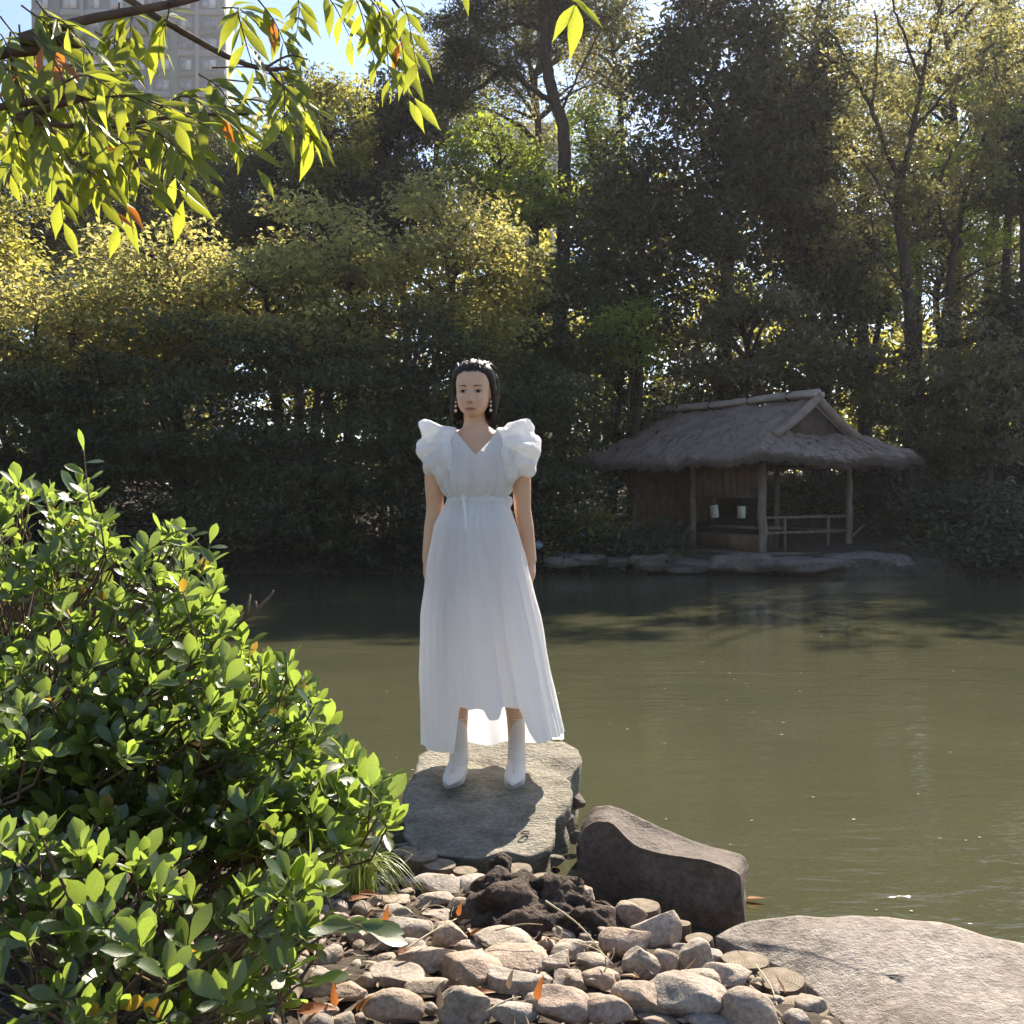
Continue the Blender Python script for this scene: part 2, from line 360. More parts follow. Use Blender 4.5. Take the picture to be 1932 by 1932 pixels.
# ------------------------------------------------------------------ big rocks of the near shore
def outline_rock(name, top, zb, m, label, cat, seed, rough=.012, subs=44, edge=.02, inset=.05, strata=0.0, dome=0.0, sharp=False):
    """top: outline points (x, y, z) walked round; walls fall to zb, surface broken up by noise"""
    top = [Vector(p) for p in top]; ctr = sum(top, Vector()) / len(top); n = 160
    loop = [a.lerp(b, t) for a, b in zip(top, top[1:] + top[:1]) for t in (0, .33, .67)] if sharp else catmull(top + [top[0]], 6)[:-1]
    L = [0]
    for i in range(1, len(loop) + 1): L.append(L[-1] + (loop[i % len(loop)] - loop[i - 1]).length)
    pts = []
    for k in range(n):
        s = L[-1] * k / n; i = max(j for j in range(len(loop)) if L[j] <= s)
        t = (s - L[i]) / (L[i + 1] - L[i] + 1e-9); pts.append(loop[i].lerp(loop[(i + 1) % len(loop)], t))
    pts = np.array([p[:] for p in pts]); c = np.array(ctr)
    r = np.random.default_rng(seed)
    jag = noise3(pts, 16, seed + 1, 3)[:, None] * edge
    d2 = pts - c; d2[:, 2] = 0; d2 /= np.linalg.norm(d2, axis=1)[:, None]
    pts = pts + d2 * jag
    rings = []
    for t in np.linspace(.02, 1, 26): 
        q = c + (pts - c) * t; q[:, 2] += dome * (1 - t ** 2) ** 1.2; rings.append(q)
    wall = np.linspace(0, 1, 16)[1:]
    for w in wall:
        q = pts.copy(); q[:, 2] = pts[:, 2] * (1 - w) + zb * w
        off = inset * np.sin(w * pi * .5) + (strata * (np.sin(w * 22 + 2 * noise3(pts, 5, seed + 9, 2)) > 0) if strata else 0)
        off = np.broadcast_to(off, (n,))
        q = q - d2 * (off[:, None]); rings.append(q)
    V = np.concatenate(rings); 
    no = noise3(V, 7, seed + 2, 4) * rough; no2 = noise3(V, 30, seed + 4, 2) * rough * .35
    V[:, 2] += (no + no2) * np.where(V[:, 2] > zb + .02, 1, 0); V[:, 0] += noise3(V, 9, seed + 3, 3) * rough * .8
    V = np.concatenate([V, [c + [0, 0, dome]]]); F = grid(n, len(rings), True); j = np.arange(n)
    o = obj(name, (V, [F, np.stack([np.full(n, len(V) - 1), j, (j + 1) % n], -1)]), m, smooth=True)
    return tag(o, label, cat)
def S(px, py, z): return tuple(PZ(px, py, z))
def slab_z(py): return .11 + (1635 - py) / 230 * .17
sl = [(790, 1428), (812, 1412), (900, 1400), (1000, 1397), (1062, 1400), (1090, 1415), (1092, 1440), (1062, 1462), (1085, 1490), (1080, 1520), (1052, 1540), (1050, 1572), (1030, 1602), (1000, 1618), (950, 1612), (905, 1622), (860, 1612), (800, 1598), (762, 1570), (768, 1530), (757, 1500), (780, 1470)]
outline_rock('rock_slab', [S(x, y, slab_z(y)) for x, y in sl], -.5, M['slab'], 'flat rough stone slab in the pond that the woman stands on', 'rock', 11, .011, edge=.016, inset=.04, strata=.022, sharp=True)
# dark wedge-shaped boulder
def dark_boulder():
    # cross-sections along its length: back-low, ridge, front top, front base
    A = P(1096, 1570, 3.95); B = P(1400, 1690, 3.5)
    sec = [((1092, 1610), (1096, 1580), (1100, 1558), (1096, 1620), 3.88), ((1100, 1690), (1116, 1550), (1122, 1531), (1140, 1640), 3.82), ((1150, 1712), (1150, 1550), (1158, 1525), (1180, 1640), 3.74),
           ((1200, 1726), (1200, 1594), (1212, 1547), (1230, 1640), 3.66), ((1262, 1740), (1258, 1611), (1276, 1577), (1290, 1650), 3.58), ((1335, 1752), (1340, 1622), (1340, 1599), (1350, 1660), 3.5),
           ((1380, 1748), (1385, 1640), (1392, 1612), (1392, 1670), 3.46), ((1404, 1712), (1402, 1652), (1406, 1634), (1404, 1680), 3.46)]
    rows = []
    for fb, ft, rt, bb, d in sec:
        a = P(*fb, d); b = P(*ft, d + .01); c = P(*rt, d + .22)
        e = Vector((c.x + .03, c.y + .16, -.12))
        a0 = Vector((a.x, a.y + .03, -.5)); e0 = Vector((e.x, e.y + .05, -.5))
        rows.append([a0, a, a.lerp(b, .5) + Vector((0, .0, 0)), b.lerp(a, .06), b, b.lerp(c, .06), b.lerp(c, .3) + Vector((0, 0, .008)), b.lerp(c, .7) + Vector((0, 0, .006)), c, c.lerp(e, .5) + Vector((0, .05, .02)), e, e0])
    V = []; nr = len(rows)
    fine = []
    for r in rows: fine.append(catmull(r, 5))
    k = len(fine[0]); cols = [catmull([f[i] for f in fine], 7) for i in range(k)]
    G = np.array([[p[:] for p in c] for c in cols]); nu = G.shape[1]
    V = G.reshape(-1, 3); V = V + np.stack([noise3(V, 9, s, 4) * .010 for s in (1, 2, 3)], -1)
    F = [grid(nu, k)]
    c0 = V.reshape(k, nu, 3)[:, 0].mean(0); c1 = V.reshape(k, nu, 3)[:, -1].mean(0)
    V = np.concatenate([V, [c0, c1]]); i = np.arange(k - 1)
    F.append(np.stack([np.full(k - 1, len(V) - 2), i * nu, (i + 1) * nu], -1)); F.append(np.stack([np.full(k - 1, len(V) - 1), (i + 1) * nu + nu - 1, i * nu + nu - 1], -1))
    tag(obj('boulder', (V, F), M['boulder'], smooth=True), 'dark brown wedge-shaped boulder with a sloping top standing in the pond', 'rock')
dark_boulder()
gr = [(1362, 1768, .15), (1400, 1745, .17), (1480, 1737, .20), (1600, 1734, .22), (1720, 1736, .23), (1830, 1755, .23), (1930, 1775, .23), (2080, 1800, .22), (2200, 1960, .20), (2080, 2250, .18), (1800, 2300, .16), (1660, 2120, .16), (1600, 1960, .15), (1545, 1888, .145), (1470, 1830, .145), (1410, 1795, .145)]
outline_rock('boulder', [S(*p) for p in gr], -.5, M['granite'], 'broad pale granite boulder with a coarse grainy face beside the water', 'rock', 21, .010, edge=.012, inset=.0, dome=.02)
# lumpy volcanic rock
def lava():
    V = []; F = []; n = 0
    for px, py, d, rx, ry, rz in [(965, 1735, 3.22, .15, .13, .122), (1062, 1755, 3.14, .14, .12, .09), (1005, 1760, 3.10, .20, .10, .08), (930, 1705, 3.3, .10, .1, .08), (1110, 1768, 3.12, .09, .09, .07), (938, 1640, 3.42, .045, .05, .05), (1010, 1700, 3.3, .10, .1, .075), (892, 1745, 3.2, .08, .08, .07), (1045, 1700, 3.25, .09, .09, .08)]:
        v, f = ico(4); v = v * (1 + .18 * noise3(v * [1, 1, 1], 3, int(px), 3)[:, None]) * [rx, ry, rz] + np.array(P(px, py, d)); V.append(v); F.append(f + n); n += len(v)
    me = remeshed('lava_rock', np.concatenate(V), np.concatenate(F), .008, 1)
    co = np.empty(len(me.vertices) * 3, np.float32); me.vertices.foreach_get('co', co); co = co.reshape(-1, 3)
    nr = np.array([v.normal[:] for v in me.vertices])
    dsp = noise3(co, 34, 5, 3) * .009 - np.clip(noise3(co, 55, 6, 2) - .30, 0, 1) * .030 + noise3(co, 130, 8, 2) * .0025
    co = co + nr * dsp[:, None]; me.vertices.foreach_set('co', co.astype(np.float32).ravel()); me.update()
    tag(link('lava_rock', me, M['lava']), 'lumpy pitted dark brown volcanic rock lying among the cobbles', 'rock')
lava()

# iron ring and loose rocks about the slab
c = PZ(991, 1573, slab_z(1573) + .004); a = np.linspace(0, 2 * pi, 21)
tag(obj('iron_ring', tube([(.016 * cos(t), .013 * sin(t), .004) for t in a], [.0028] * 21, 6, False), M['boulder'], smooth=True, loc=tuple(c)), 'small dark iron ring lying on the sunlit front of the slab', 'ring')
for i, (px, py, w, h, z, m_, lab) in enumerate([(1086, 1512, 44, 34, .10, 'boulder', 'dark jagged ledge rock sticking out at the right edge of the slab'), (1072, 1555, 40, 40, .05, 'boulder', 'wet dark rock low between slab and wedge boulder'), (1087, 1580, 22, 26, .07, 'slab', 'small pale rock touching the wedge boulder beside the slab'), (1040, 1624, 46, 18, .04, 'slab', 'pale flat chip of rock at the waterline below the slab corner')]):
    c = PZ(px, py, z); V, F = ico(3); k = np.random.default_rng(40 + i)
    for _ in range(9):
        d = k.normal(size=3); d /= np.linalg.norm(d); t = V @ d - k.uniform(.5, .8); V = V - np.where(t > 0, t, 0)[:, None] * d
    V = V * (1 + .10 * noise3(V, 4, 50 + i, 3)[:, None]) * [w * c.y / 3864 * 1.15, w * c.y / 3864 * .9, h * c.y / 3864 * 1.2]
    tag(obj('ledge_rock', (V, F), M[m_], loc=(c.x, c.y + .03, c.z - .01)), lab, 'rock')
# ------------------------------------------------------------------ round log stakes edging the bank
def px4(cx, cy): return 541 + cx * .320, 1507.6 + cy * .320
def px5(cx, cy): return 1043.7 + cx * .4599, 1468.9 + cy * .4599
LOGS = [  # px, py, width px, top level, label
    (px4(700, 303), 48, .15, 'small log end half hidden at the back edge below the slab'),
    (px4(790, 335), 66, .16, 'log stake with a worn grey top just in front of the slab shadow'),
    (px4(900, 383), 66, .15, 'pale ringed log end between the slab and the flat cobbles'),
    (px4(1050, 418), 48, .14, 'low log end tucked behind the dark volcanic knob'),
    (px4(1365, 410), 56, .15, 'brown log end behind the volcanic rock at the slab corner'),
    (px4(1510, 462), 56, .15, 'shaded log end between volcanic rock and wedge boulder'),
    (px4(1668, 525), 60, .17, 'log stake with a straw stuck in a knot hole'),
    (px5(205, 548), 60, .16, 'ringed log end at the foot of the volcanic rock'),
    (px5(357, 520), 78, .17, 'broad split log end behind two grey cobbles under the wedge boulder'),
    (px5(527, 592), 34, .15, 'small shaded log end behind the pointed brown cobble'),
    (px5(597, 655), 54, .15, 'pale log end near the corner of the wedge boulder'),
    (px5(650, 735), 40, .15, 'narrow log end beside the rounded pink-grey cobble'),
    (px5(788, 742), 90, .21, 'large round log end with clear rings next to the granite boulder'),
    (px5(932, 822), 92, .21, 'tall round log stake with bark side touching the granite boulder'),
    (px5(822, 885), 92, .13, 'low wide log end crossed by a thin straw'),
    (px5(1028, 935), 98, .21, 'dark topped log stake with concentric rings at the bottom edge'),
    (px5(1082, 1010), 96, .21, 'log end cut off by the bottom edge of the picture')]
for i, ((px, py), w, zt, lab) in enumerate(LOGS):
    c = PZ(px, py, zt); r = w / 2 * c.y / 1932; rr_ = np.random.default_rng(i)
    root = empty('log_stake', (c.x, c.y, zt)); tag(root, lab, 'log', 'round log stakes edging the bank')
    root.rotation_euler = (rr_.uniform(-.06, .06), rr_.uniform(-.06, .06), rr_.uniform(0, 6))
    k = 36; a = np.arange(k) * 2 * pi / k; rad = r * (1 + .03 * np.sin(a * 2 + i) + .02 * np.sin(a * 5 + i * 2))
    rings = [np.stack([rad * f * np.cos(a), rad * f * np.sin(a), np.full(k, z)], -1) for f, z in ((.96, 0.0), (1.0, -.006), (1.01, -.05), (1.0, -.15), (.99, -.45))]
    obj('bark_side', (np.concatenate(rings), grid(k, 5, True)[:, ::-1]), M['log_side'], root, True)
    V = np.concatenate([rings[0], rings[0] * .5 + [0, 0, .002], [[0, 0, .003]]]); j = np.arange(k)
    F = [np.stack([j, (j + 1) % k, k + (j + 1) % k, k + j], -1), np.stack([np.full(k, 2 * k), k + j, k + (j + 1) % k], -1)]
    obj('sawn_top', (V, F), M['log_end'], root, False)

# ------------------------------------------------------------------ cobbles
def cobble(c, sx, sy, sz, seed, label, rz=0.0, tilt=(0, 0), flat=.5, sub=4, group='rounded cobbles covering the near bank'):
    r = np.random.default_rng(seed); V, F = ico(sub)
    p = r.uniform(2.1, 3.2)                        # squarish to round
    V = V / (np.sum(np.abs(V) ** p, axis=1) ** (1 / p))[:, None]
    for _ in range(r.integers(6, 12)):               # worn facets
        d = r.normal(size=3); d /= np.linalg.norm(d); h = r.uniform(.60, .90); t = V @ d - h
        V = V - np.where(t > 0, t, 0)[:, None] * d * .95
    V = V * (1 + .055 * noise3(V, 2.6, seed, 2)[:, None] + .018 * noise3(V, 9, seed + 5, 2)[:, None])
    V = V * [sx / 2, sy / 2, sz / 2]
    o = obj('cobble', (V, F), M['cobble'], smooth=True, loc=tuple(c)); o.rotation_euler = (tilt[0], tilt[1], rz)
    return tag(o, label, 'stone', group)
COB = []   # (px, py, w, h, label)
def c4(cx, cy, w, h, lab, rz=0): x, y = px4(cx, cy); COB.append((x, y, w * .32, h * .32, lab, rz))
def c5(cx, cy, w, h, lab, rz=0): x, y = px5(cx, cy); COB.append((x, y, w * .46, h * .46, lab, rz))
c4(590, 335, 140, 90, 'grey cobble behind the grass tuft nearest the water'); c4(690, 395, 120, 110, 'rounded brown cobble beside the grass tuft below the log ends')
c4(895, 445, 300, 80, 'long flat cobble lying in front of the pale ringed log end'); c4(895, 510, 300, 150, 'big smooth egg-shaped cobble left of the volcanic rock', .2)
c4(755, 490, 150, 85, 'small tan cobble right behind the grass blades'); c4(1090, 485, 110, 60, 'small cobble squeezed between egg-shaped cobble and volcanic rock')
c4(1110, 510, 250, 150, 'long tan cobble leaning on the volcanic rock', .35); c4(865, 592, 250, 105, 'flattish angular cobble with a chipped near edge')
c4(590, 602, 260, 85, 'low wide brown cobble in front of the grass tuft'); c4(645, 680, 250, 120, 'smooth oblong beige cobble above the round grey one')
c4(712, 765, 250, 165, 'large round grey cobble beside an upright orange leaf'); c4(560, 840, 200, 140, 'pale pitted cobble at the edge of the shrub')
c4(950, 805, 220, 170, 'blocky cobble with a sunlit top and a brown near side'); c4(1015, 630, 150, 100, 'dark cobble in the shade of the volcanic rock')
c4(900, 685, 200, 75, 'flat cobble half covered by pale dead leaves'); c4(1075, 885, 170, 95, 'short stubby cobble between blocky and reddish ones')
c4(1310, 845, 390, 150, 'large reddish cobble with a cracked face'); c4(1345, 940, 350, 150, 'wide flat brown cobble resting under the reddish one')
c4(820, 935, 330, 160, 'big shaded brown cobble with a rough top'); c4(1080, 1010, 360, 190, 'very pale speckled cobble with a rounded left end')
c4(1335, 1065, 300, 180, 'smooth grey cobble with a bluntly pointed top'); c4(640, 1045, 330, 120, 'long cobble under the drooping shrub leaf')
c4(190, 1095, 220, 190, 'tall brown cobble against the shrub at the bottom'); c4(370, 1130, 220, 120, 'smooth brown cobble next to the tall one by the shrub')
c4(480, 1065, 140, 90, 'small brown cobble poking out of dry leaves'); c4(830, 1110, 240, 105, 'sunlit oval cobble above the bottom pointed stone')
c4(630, 1230, 330, 210, 'large round brown cobble at the bottom edge'); c4(1040, 1240, 300, 260, 'pale pointed triangular stone standing upright at the bottom', .3)
c4(1320, 1255, 280, 150, 'tan cobble with a flat lit top near the bottom edge'); c4(1625, 1225, 320, 220, 'big domed brown cobble at the bottom beside a dead leaf')
c4(1665, 885, 220, 125, 'cobble with straw lying over it beside the volcanic rock'); c4(1590, 965, 210, 140, 'pale rounded cobble right of the wide flat brown one')
c4(1800, 965, 220, 110, 'angular grey-brown cobble under the crossing straws'); c4(1670, 1065, 210, 130, 'dark brown faceted cobble in a cluster of three')
c4(1850, 1065, 230, 120, 'lumpy pale cobble in the middle of the right cluster'); c4(845, 1235, 100, 90, 'small pale cobble wedged beside the triangular stone')
c4(1210, 1205, 160, 65, 'flat thin stone half buried in dead leaves'); c4(1175, 1130, 110, 60, 'tiny pale cobble under the speckled one')
c5(325, 560, 130, 110, 'bumpy grey cobble in front of the split log end'); c5(440, 620, 220, 160, 'large pointed brown cobble lit on its upper edge', .3)
c5(305, 672, 220, 140, 'blocky pale cobble with a shaded front near the log ends'); c5(150, 690, 80, 60, 'small round cobble at the foot of the volcanic rock')
c5(365, 760, 160, 140, 'oval buff cobble left of the split grey one'); c5(452, 760, 110, 110, 'split grey cobble with a straight edge')
c5(570, 730, 150, 140, 'rounded pink-grey cobble standing by the narrow log end'); c5(580, 835, 190, 130, 'smooth grey cobble with a sunlit crest above the largest one')
c5(515, 890, 370, 190, 'largest tilted tan cobble of the bank near the low log end', -.5); c5(720, 820, 190, 120, 'dark grey cobble in shade beside the large ringed log end')
c5(360, 905, 230, 160, 'smooth slanting buff cobble left of the largest tilted one', -.4); c5(225, 960, 190, 130, 'dark mottled cobble near the bottom edge')
c5(790, 960, 240, 180, 'dark cobble with a bright lit edge next to the log stakes', -.4); c5(640, 1000, 180, 90, 'grey cobble cut by the bottom edge beside the dark one')
c5(190, 830, 150, 90, 'low beige cobble in the hollow left of the oval buff one'); c5(430, 1000, 170, 60, 'pale cobble top showing at the very bottom')
c5(520, 700, 70, 50, 'small shaded cobble under the pointed brown one')
def gz(x, y): return Hf(x, y)
placed = []
def put(px, py, w, h, lab, rz, seed, sub=4):
    c = PZ(px, py, .2)
    for _ in range(4):
        z = gz(c.x, c.y) + .45 * h * c.y / 1932; c = PZ(px, py, z)
    d = c.y; sx = w * d / 1932 * 1.10; hm = h * d / 1932; r = np.random.default_rng(seed)
    sy = sx * r.uniform(.62, .8); sz = max(.62 * hm, (hm - .30 * sy) / .86) * 1.3
    if c.y > edge_y(c.x) - .02: c.y = float(edge_y(c.x)) - .02
    z = max(c.z, gz(c.x, c.y) + .24 * sz)
    cobble((c.x, c.y, z), sx, sy, sz, seed, lab, rz + r.uniform(-.15, .15), (r.uniform(-.2, .1), r.uniform(-.15, .15)), sub=sub)
    placed.append((c.x, c.y, .42 * sx))
for i, (px, py, w, h, lab, rz) in enumerate(COB): put(px, py, w, h, lab, rz, 100 + i, 4 if w > 62 else 3)
r = np.random.default_rng(5); cnt = 0; FILL = []
for it in range(2600):
    x = r.uniform(-.60, .75); y = r.uniform(2.3, 3.72); s = r.uniform(.035, .10) * (1 - .3 * (it > 900))
    if y > edge_y(x) - .09 or (x > .62 and y < 2.3): continue
    if any((x - a) ** 2 + (y - b) ** 2 < (q + .36 * s) ** 2 for a, b, q in placed): continue
    sz = s * r.uniform(.45, .75)
    fc = cobble((x, y, gz(x, y) + .22 * sz), s, s * r.uniform(.6, .9), sz, 1000 + it, 'small filler cobble wedged low between the bigger cobbles of the bank', r.uniform(0, 6), (r.uniform(-.2, .2), r.uniform(-.2, .2)), sub=3 if s > .06 else 2)
    near_i = min(range(len(COB)), key=lambda k: (placed[k][0] - x) ** 2 + (placed[k][1] - y) ** 2); dx_, dy_ = x - placed[near_i][0], y - placed[near_i][1]
    side = ('right of' if dx_ > 0 else 'left of') if abs(dx_) > abs(dy_) else ('behind' if dy_ > 0 else 'in front of')
    lab = ('larger' if s > .065 else 'small') + ' filler cobble ' + side + ' the ' + COB[near_i][4].replace('largest', 'biggest')
    if len(lab.split()) > 16: lab = lab.replace('filler cobble', 'cobble')
    if len(lab.split()) <= 16: fc['label'] = lab
    FILL.append(fc)
    placed.append((x, y, .40 * s)); cnt += 1
    if cnt >= 185: break

for fc in FILL:
    tw_ = [o for o in FILL if o['label'] == fc['label']]
    if len(tw_) == 2 and len(fc['label'].split()) <= 15:
        a_, b_ = sorted(tw_, key=lambda o: o.location.y); l_ = fc['label']; a_['label'] = 'closer ' + l_; b_['label'] = 'farther ' + l_
# straws, dead leaves
def straw(p0, p1, label, rad=.0022, sag=.01):
    a, b = Vector(p0), Vector(p1); m = a.lerp(b, .5) + Vector((.01, 0, sag)); o = obj('straw', tube(catmull([a, m, b], 6), np.linspace(rad, rad * .5, 13), 5), M['straw'])
    return tag(o, label, 'straw', 'dry straws lying on the cobbles')
def q4(cx, cy, z): x, y = px4(cx, cy); return PZ(x, y, z)
def q5(cx, cy, z): x, y = px5(cx, cy); return PZ(x, y, z)
straw(q4(1525, 600, .36), q4(1880, 930, .26), 'long pale straw leaning down across the volcanic rock', .003)
straw(q4(1230, 775, .27), q4(1510, 740, .29), 'thin straw lying level at the foot of the volcanic rock')
straw(q4(690, 890, .26), q4(1000, 705, .27), 'straight pale straw between the round grey and blocky cobbles', .0028)
straw(q4(770, 645, .24), q4(945, 645, .25), 'short pale straw on the flat cobbles left of the volcanic rock')
straw(q4(1690, 845, .26), q4(1925, 975, .27), 'pale straw lying across the cobbles under the longer one', .0026)
straw(q4(1870, 1020, .25), q4(1928, 880, .30), 'short upright straw crossing the longer ones')
straw(q4(1170, 1255, .27), q4(1380, 1165, .28), 'curved straw among the dead leaves at the bottom')
straw(q5(832, 765, .22), q5(935, 1000, .20), 'long straw crossing the low wide log end', .0025)
straw(q4(672, 395, .22), q4(738, 328, .26), 'pale chip of reed propped on the log end by the grass', .004)
straw(q4(1660, 540, .185), q4(1705, 490, .21), 'short straw sticking out of the knot hole in a log end', .003)
def leaf_mesh(name, L, W, curl=.15, fold=.25, tip=.5, nl=6, bend=.0):
    t = np.linspace(0, 1, nl); prof = np.sin(np.pi * np.clip(t, 0, 1) ** tip) ** .8 * .5 * W
    prof[0] = .03 * W; prof[-1] = .01 * W
    x = np.stack([-prof, 0 * prof, prof], -1); z = np.abs(x) * fold - (curl * L * (t ** 2))[:, None] + bend * L * np.sin(t * pi)[:, None]
    y = np.repeat((t * L)[:, None], 3, 1)
    return np.stack([x, y, z], -1).reshape(-1, 3), grid(3, nl)
def frame(d, nrm):
    d = Vector(d).normalized(); nrm = Vector(nrm); nrm = (nrm - d * nrm.dot(d)).normalized(); x = d.cross(nrm)
    return Matrix((x, d, nrm)).transposed()
DL = [(q4(578, 755, .27), .075, 'o', 'upright orange dead leaf beside the large round grey cobble', (.1, 0, 1)), (q4(650, 915, .25), .07, 'o', 'orange dead leaf at the tip of the straight straw', (.8, .5, .3)),
      (q4(1080, 805, .24), .05, 'o', 'small orange leaf by the foot of the volcanic rock', (.6, .1, .4)), (q4(1010, 690, .25), .055, 'o', 'rust coloured leaf standing at the end of the straight straw', (.2, 0, 1)),
      (q4(1475, 1190, .27), .075, 'o', 'rust leaf upright beside the big domed cobble', (.15, 0, 1)), (q4(1080, 1150, .25), .08, 'o', 'orange leaf under the very pale speckled cobble', (1, .1, .2)),
      (q4(410, 1255, .27), .06, 'o', 'orange leaf by the bottom edge near the shrub', (.5, .3, .6)), (q4(60, 1258, .27), .12, 'o', 'long rusty leaf at the bottom edge under the shrub', (1, .2, .15)),
      (q4(290, 1225, .27), .07, 'o', 'dark red leaf between tall and smooth brown cobbles', (-.2, .1, 1)), (q4(430, 555, .25), .08, 'o', 'orange leaf lying under the grass tuft', (1, -.2, .15)),
      (q4(360, 600, .26), .085, 'o', 'orange leaf in front of the grass tuft', (1, .3, .25)), (q5(790, 492, .009), .062, 'o', 'orange leaf afloat on the water beside the wedge boulder', (1, -.25, .05)),
      (q4(1310, 1120, .27), .06, 't', 'curled pale leaf standing near the tan cobble', (.1, 0, 1)), (q4(900, 1240, .28), .065, 't', 'pale leaf upright beside the triangular stone', (.05, 0, 1))]
def place_leaf(p, L, kind, lab, d, i):
    L *= .8 if p.z > .1 else 1.15; V, F = leaf_mesh('dead_leaf', L, L * .36, .25 if p.z > .1 else -.08, .5); R = frame(d, (.2 * sin(i * 3), -.4 if p.z > .1 else 0, .9))
    o = obj('dead_leaf', (V, F), M['dead_orange' if kind == 'o' else 'dead_tan'], smooth=True); o.matrix_world = Matrix.Translation(p) @ R.to_4x4()
    return tag(o, lab, 'leaf', 'dead leaves fallen on the bank')
for i, (p, L, k, lab, d) in enumerate(DL): place_leaf(p, L, k, lab, d, i)
# crumbs of dry leaf litter between the stones and under the shrub: nobody could count them
mb = MB(); r = np.random.default_rng(12)
for i in range(2600):
    x = r.uniform(-1.7, .7); y = r.uniform(1.0, 3.6)
    if y > edge_y(x) - .08: continue
    L = r.uniform(.02, .065); V, F = leaf_mesh('x', L, L * r.uniform(.2, .45), r.uniform(-.4, .5), r.uniform(.2, .8), nl=4)
    R = np.array(frame((r.normal(), r.normal(), r.normal() * .3), (r.normal() * .5, r.normal() * .5, 1)))
    mb.add(V @ R.T + [x, y, gz(x, y) + r.uniform(.012, .035)], F)
tag(obj('leaf_litter', mb, M['dead_tan'], smooth=True), 'dry pale leaf litter strewn between the cobbles and under the shrub', 'litter', kind='stuff')
# sedge tuft
mb = MB(); r = np.random.default_rng(14); c = q4(420, 470, .20)
for i in range(190):
    a = r.uniform(0, 6.28); L = r.uniform(.10, .22); o_ = r.uniform(.3, 1.0); b = Vector((c.x + r.normal() * .02, c.y + r.normal() * .02, gz(c.x, c.y) + .02))
    dx = Vector((cos(a) + .55, sin(a) - .2, 0)) * L * o_ * .7; pts = [b, b + dx * .3 + Vector((0, 0, L * .55)), b + dx * .75 + Vector((0, 0, L * .62)), b + dx * 1.25 + Vector((0, 0, L * r.uniform(.05, .45)))]
    pts = np.array([p[:] for p in catmull(pts, 3)]); w = np.linspace(.0034, .0005, len(pts))[:, None] * np.array([[sin(a), -cos(a), 0]])
    V = np.stack([pts - w, pts + w], 1).reshape(-1, 3); mb.add(V, grid(2, len(pts)))
t = empty('grass_tuft', (c.x, c.y, gz(c.x, c.y))); tag(t, 'bright yellow-green grass tuft arching over the cobbles by the shrub', 'grass tuft')
g_ = obj('blades', mb, M['grass_blade'], t); g_.matrix_parent_inverse = Matrix.Translation(t.location).inverted(); tag(g_, kind='stuff')
# flecks floating on the pond
mb = MB(); r = np.random.default_rng(15)
for i in range(170):
    y = 3.2 + 11 * r.random() ** 1.6; x = r.uniform(-.25, .62) * y
    if y < edge_y(x) + .3: continue
    s = r.uniform(.003, .009) * (1 + y * .04); a = r.uniform(0, 6.28); k = 5; an = a + np.arange(k) * 2 * pi / k
    V = np.stack([x + s * np.cos(an), y + s * .7 * np.sin(an), np.full(k, .004)], -1); mb.add(V, np.arange(k)[None])
tag(obj('floating_flecks', mb, M['dead_tan']), 'tiny pale flecks floating on the pond surface', 'flecks', kind='stuff')
# ------------------------------------------------------------------ trees of the far bank
def leaf_cards(C, D, N, L, W):
    """many folded diamond leaves: centres, directions, normals, lengths, widths"""
    D = D / (np.linalg.norm(D, axis=1)[:, None] + 1e-9); N = N - D * np.sum(D * N, 1)[:, None]; N /= np.linalg.norm(N, axis=1)[:, None] + 1e-9
    X = np.cross(D, N); L = L[:, None]; W = W[:, None]
    a = C - D * L * .5; b = C + X * W * .5 + N * W * .15 - D * L * .06; c = C + D * L * .5 - N * L * .12; d = C - X * W * .5 + N * W * .15 - D * L * .06
    V = np.stack([a, b, c, d], 1).reshape(-1, 3); i = np.arange(len(C)) * 4
    return V, np.concatenate([np.stack([i, i + 1, i + 2], -1), np.stack([i, i + 2, i + 3], -1)])
KIND = {  # clump radius (m), flattening, leaf length, width ratio, cover, tilt of leaves, clump scatter
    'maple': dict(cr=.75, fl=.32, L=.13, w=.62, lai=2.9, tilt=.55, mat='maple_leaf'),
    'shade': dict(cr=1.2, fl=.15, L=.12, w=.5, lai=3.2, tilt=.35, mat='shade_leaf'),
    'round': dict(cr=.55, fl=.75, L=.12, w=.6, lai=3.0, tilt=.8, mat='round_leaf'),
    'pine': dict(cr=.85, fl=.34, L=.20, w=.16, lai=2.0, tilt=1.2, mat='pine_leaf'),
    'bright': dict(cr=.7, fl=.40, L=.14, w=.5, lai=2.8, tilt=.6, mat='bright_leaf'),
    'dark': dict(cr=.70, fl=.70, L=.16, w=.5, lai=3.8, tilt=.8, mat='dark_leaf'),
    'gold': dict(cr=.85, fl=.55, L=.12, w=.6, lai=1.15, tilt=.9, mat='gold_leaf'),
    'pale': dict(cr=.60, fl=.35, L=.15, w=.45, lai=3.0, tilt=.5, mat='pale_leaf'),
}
TRI = [0]
